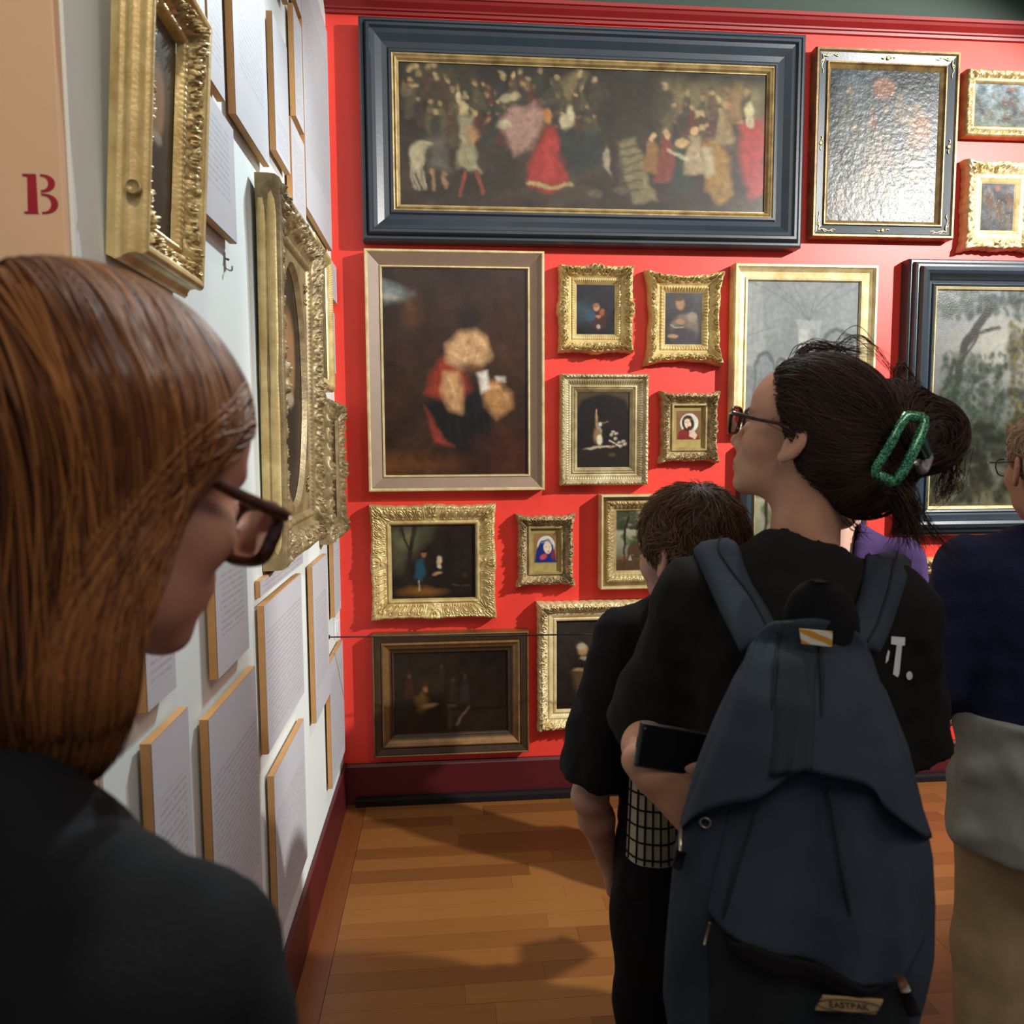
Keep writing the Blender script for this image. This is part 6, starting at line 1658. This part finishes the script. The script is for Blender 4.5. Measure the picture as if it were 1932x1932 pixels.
# ================================================================ BOY
def boy():
    O, Mx = head_pose(1300, 1050, 1.45, 44, -4, -1, .98)
    v, r = view_axes(1300); heading = math.atan2(v[1], v[0]) + .25
    c = at(1300, 1300, 1.56)
    per = Person(c[0], c[1], heading, 'person, a child with short tousled brown hair in a loose black T-shirt')
    zs = O[2] - .165
    nl = per.w2l(xform(Mx, O, [[-.045, 0, -.15]]))[0]
    arms = [((-.01, .135, zs - .01), (-.03, .205, .80), (.06, .155, .62)), ((0, -.14, zs - .01), (0, -.19, .82), (.06, -.15, .60))]
    collar = ((nl[0], nl[1], nl[2] - .02), per.w2l(xform(Mx, O, [[-.02, 0, -.05]]))[0], .056)
    add_top(per, top_sdf(zs, .155, .135, .14, .60, arms, .90, collar, loose=.016, seed=7, rs=(.062, .078)), (-.26, -.32, .57), (.26, .32, zs + .12), M_BOYTOP, 't_shirt', .008)
    add_trousers(per, .68, .145, M_TROUS, gap=.08)
    add_body(per, O, Mx, dict(neck=((-.02, 0, -.05), (-.05, 0, -.19)), nr=(.044, .048), nose=.9), .0034,
             [(*arms[0], (.2, -.1, -1), (0, -1, -.1), -1, (.5, .5, .4)), (*arms[1], (.2, .1, -1), (0, 1, -.1), 1, (.5, .5, .4))], '#c09078', '#a5564c', '#5a4030', sleeve0=.8, rr=(.04, .035, .024), sc=.85)
    Mi = np.linalg.inv(Mx)
    def loc(P): return (P - O) @ Mi.T
    def vol(P): L = loc(P); d = sd_ell(L, (-.012, 0, .048), (.112, .091, .095)); d = smin(d, sd_ell(L, (-.05, 0, .0), (.062, .070, .068)), .03); return d * .93
    def opening(P): L = loc(P); return smin(sd_ell(L, (.135, 0, -.06), (.112, .15, .135)), sd_ell(L, (.015, 0, -.085), (.066, .13, .105)), .02)
    def solid(P): return smax(vol(P) + .004 + .004 * wob(P, 90, 3), -opening(P), .012)
    V, Fc = mesh_sdf(solid, O - .15, O + .15, .0045)
    h0 = per.add('hair', V, Fc, M_HAIR, world=True); set_cols(h0, np.tile(np.array(hexc('#3a2618')), (len(V), 1)))
    N = 4200; S = V[RNG.choice(len(V), N)]
    S = S[opening(S) > -.004]; N = len(S); S = S + grad(vol, S) * .001
    crown = xform(Mx, O, [[-.05, .01, .13]])[0]; jit = np.stack([wob(S, 55, s) for s in (1, 5, 9)], 1) * .9 + RNG.normal(0, .25, (N, 3))
    lift_ = RNG.uniform(.0, .010, N)
    P = S.copy(); paths = [P.copy()]
    for i in range(9):
        n = grad(vol, P); n /= np.linalg.norm(n, axis=1, keepdims=True); d = P - crown; d /= np.linalg.norm(d, axis=1, keepdims=True) + 1e-6
        d = d + jit; d -= n * (d * n).sum(1, keepdims=True); d /= np.linalg.norm(d, axis=1, keepdims=True) + 1e-9
        P = P + d * .0038 + n * (lift_ / 9)[:, None]; P = P - n * np.minimum(vol(P) - .0, 0)[:, None]; paths.append(P.copy())
    V2, Fc2, C2 = strands_mesh(np.stack(paths, 1), .0004, .0009, strand_cols(N, '#3d281a', '#8f6a48'))
    o = per.add('hair_strands', V2, Fc2, M_HAIR, world=True); set_cols(o, C2); o['kind'] = 'stuff'; o.parent = h0
    return per
boy()

# ================================================================ MAN IN NAVY, right edge
def navy_man():
    O, Mx = head_pose(1992, 885, 1.52, 60, 0, -1)
    v, r = view_axes(1985); heading = math.atan2(v[1], v[0]) + .35
    c = at(2012, 1200, 1.56)
    per = Person(c[0], c[1], heading, 'person with fair hair, navy sweater and khaki trousers at the right edge')
    zs = 1.258; nl = per.w2l(xform(Mx, O, [[-.045, 0, -.15]]))[0]
    arms = [((.0, .185, zs - .01), (.0, .245, 1.0), (.17, .20, .86)), ((0, -.185, zs - .01), (.0, -.24, 1.0), (.15, -.2, .84))]
    collar = ((nl[0], nl[1], nl[2] + .02), per.w2l(xform(Mx, O, [[-.02, 0, -.05]]))[0], .064)
    add_top(per, top_sdf(zs, .215, .175, .18, .875, arms, 1.85, collar, loose=.012, seed=9), (-.32, -.36, .84), (.36, .36, zs + .13), M_NAVY, 'sweater', .0085)
    def shirt(P):
        Q = P * np.array([1.35, 1, 1], np.float32); d = sd_cap(Q, (0, 0, 1.0), (0, 0, .66), .185, .205) + .010 * wob(P * np.array([1, 1, 1.6], np.float32), 26, 2) + .004 * wob(P, 60, 4)
        return smax(smax(d, P[..., 2] - .95, .01), .665 - P[..., 2], .008)
    V, Fc = mesh_sdf(shirt, (-.22, -.26, .64), (.22, .26, .97), .009); per.add('shirt', V, Fc, M_SHIRT)
    add_trousers(per, .86, .172, M_KHAKI, gap=.10, loose=.015)
    add_body(per, O, Mx, dict(nr=(.054, .058), jaw=1.06), .0036, [(*arms[0], (.9, -.2, -.3), (0, -.8, .5), -1, (.5, .6, .5)), (*arms[1], (.9, .2, -.3), (0, .8, .5), 1, (.5, .6, .5))], '#c08d72', '#a5645a', '#a08c70', sleeve0=1.0)
    glasses(O, Mx, 'thin dark wire glasses on the fair-haired person at the right edge', M_ROPE, r=.0011, hw=.025, hh=.018, x=.112, z=.0)
    Mi = np.linalg.inv(Mx)
    def loc(P): return (P - O) @ Mi.T
    def vol(P): L = loc(P); d = sd_ell(L, (-.008, 0, .045), (.103, .079, .087)); return smin(d, sd_ell(L, (-.05, 0, .0), (.059, .067, .065)), .03)
    def opening(P): L = loc(P); return smin(sd_ell(L, (.135, 0, -.06), (.098, .14, .145)), sd_ell(L, (.0, 0, -.085), (.085, .13, .075)), .02)
    V, Fc = mesh_sdf(lambda P: smax(vol(P) + .002 + .002 * wob(P, 90, 3), -opening(P), .01), O - .16, O + .16, .005)
    h0 = per.add('hair', V, Fc, M_HAIR, world=True); set_cols(h0, np.tile(np.array(hexc('#9a8468')), (len(V), 1)))
    N = 1200; S = V[RNG.choice(len(V), N)]; S = S[opening(S) > -.003]; N = len(S); jit = RNG.normal(0, .3, (N, 3)); crown = xform(Mx, O, [[-.05, 0, .13]])[0]
    paths = flow(vol, S, lambda P, n, i: (P - crown) / (np.linalg.norm(P - crown, axis=1, keepdims=True) + 1e-6) + jit, 8, .004, RNG.uniform(0, .004, N))
    V2, Fc2, C2 = strands_mesh(paths, .0005, .001, strand_cols(N, '#8a755a', '#c9b898')); o = per.add('hair_strands', V2, Fc2, M_HAIR, world=True); set_cols(o, C2); o['kind'] = 'stuff'; o.parent = h0
navy_man()

# ================================================================ PERSON IN PURPLE, behind
def purple_person():
    O, Mx = head_pose(1585, 945, 2.28, 75, 0, 1, .95)
    v, r = view_axes(1620); heading = math.atan2(v[1], v[0])
    c = at(1592, 1200, 2.3)
    per = Person(c[0], c[1], heading, 'person in a purple top almost hidden behind the dark-haired woman\'s shoulder')
    zs = O[2] - .165; nl = per.w2l(xform(Mx, O, [[-.045, 0, -.15]]))[0]
    arms = [((0, .15, zs), (.0, .19, zs - .24), (.1, .15, zs - .42)), ((0, -.15, zs), (.0, -.19, zs - .24), (.1, -.15, zs - .42))]
    collar = ((nl[0], nl[1], nl[2] - .02), per.w2l(xform(Mx, O, [[-.02, 0, -.05]]))[0], .06)
    add_top(per, top_sdf(zs, .18, .15, .155, .66, arms, 1.8, collar, seed=3), (-.28, -.32, .63), (.3, .32, zs + .12), M_PURPLE, 'sweater', .011)
    add_trousers(per, .72, .155, M_JEANS, gap=.085)
    add_body(per, O, Mx, dict(), .0045, [(*arms[0], (.3, -.1, -1), (0, -1, 0), -1, (.4, .5, .4)), (*arms[1], (.3, .1, -1), (0, 1, 0), 1, (.4, .5, .4))], '#c9a08c', '#a5645a', '#6a5040', sleeve0=1.0, sc=.9, ares=.006)
    Mi = np.linalg.inv(Mx)
    def loc(P): return (P - O) @ Mi.T
    def hair(P): L = loc(P); d = sd_ell(L, (-.012, 0, .045), (.106, .084, .092)); d = smin(d, sd_ell(L, (-.05, 0, -.02), (.062, .072, .07)), .03); return smax(d + .003 * wob(P, 80, 1), -sd_ell(L, (.135, 0, -.06), (.11, .14, .14)), .01)
    V, Fc = mesh_sdf(hair, O - .16, O + .16, .006); h0 = per.add('hair', V, Fc, M_HAIR, world=True); set_cols(h0, np.tile(np.array(hexc('#574638')), (len(V), 1)))
purple_person()

# ================================================================ CHECKED TOTE beside the boy
def tote():
    M_CHK = bpy.data.materials.new('cream_check_cloth'); M_CHK.use_nodes = True; nt = M_CHK.node_tree; b = nt.nodes['Principled BSDF']; b.inputs['Roughness'].default_value = .8
    b.inputs['Base Color'].default_value = (*hexc('#b5aa8c'), 1)
    M_LINE = cloth('black_check_line', '#15130f', sheen=0)
    c = at(1232, 1530, 1.44); v, r = view_axes(1232); R3 = np.array([r[0], r[1], 0]); V3 = np.array([v[0], v[1], 0]); h = .20; wd = .05
    base = np.array([c[0], c[1], c[2] - .09])
    e = empty('tote_bag', tuple(base), label='cream tote with black window-pane check hanging between the boy and the backpack wearer', cat='bag')
    nu, nw = 21, 31; U = np.linspace(-1, 1, nu); Wz = np.linspace(0, 1, nw)
    def S(u, w, s): th = .035 * (1 - abs(u) ** 3) * (1 - .5 * w) + .003; return R3 * u * wd * (1 - .15 * w) - V3 * s * th + np.array([0, 0, h * w])
    V = [S(u, w, 1) for w in Wz for u in U] + [S(u, w, -1) for w in Wz for u in U]; k = nu * nw; f1 = grid_faces(nw, nu)
    mk('bag_body', V, [tuple(f) for f in f1] + [tuple((f + k)[::-1]) for f in f1] + [(j * nu, (j + 1) * nu, k + (j + 1) * nu, k + j * nu) for j in range(nw - 1)] + [(j * nu + nu - 1, k + j * nu + nu - 1, k + (j + 1) * nu + nu - 1, (j + 1) * nu + nu - 1) for j in range(nw - 1)] + [(i, k + i, k + i + 1, i + 1) for i in range(nu - 1)], M_CHK, e)
    ps = []
    for u in np.linspace(-.9, .9, 7): ps.append(tube([S(u, w, 1) - V3 * .0006 for w in np.linspace(.01, .99, 14)], .0019, 6))
    for w in np.linspace(.06, .96, 7): ps.append(tube([S(u, w, 1) - V3 * .0008 for u in np.linspace(-.99, .99, 16)], .0019, 6))
    for p in ps: mk('check_line', p[0], p[1], M_LINE, e)
    v_, f_ = tube([S(-.5, .98, 1), S(-.3, 1, 1) + np.array([0, 0, .09]), S(.3, 1, 1) + np.array([0, 0, .09]), S(.5, .98, 1)], .006, 8, n=24, flat=.4); mk('handle', v_, f_, M_LINE, e)
tote()
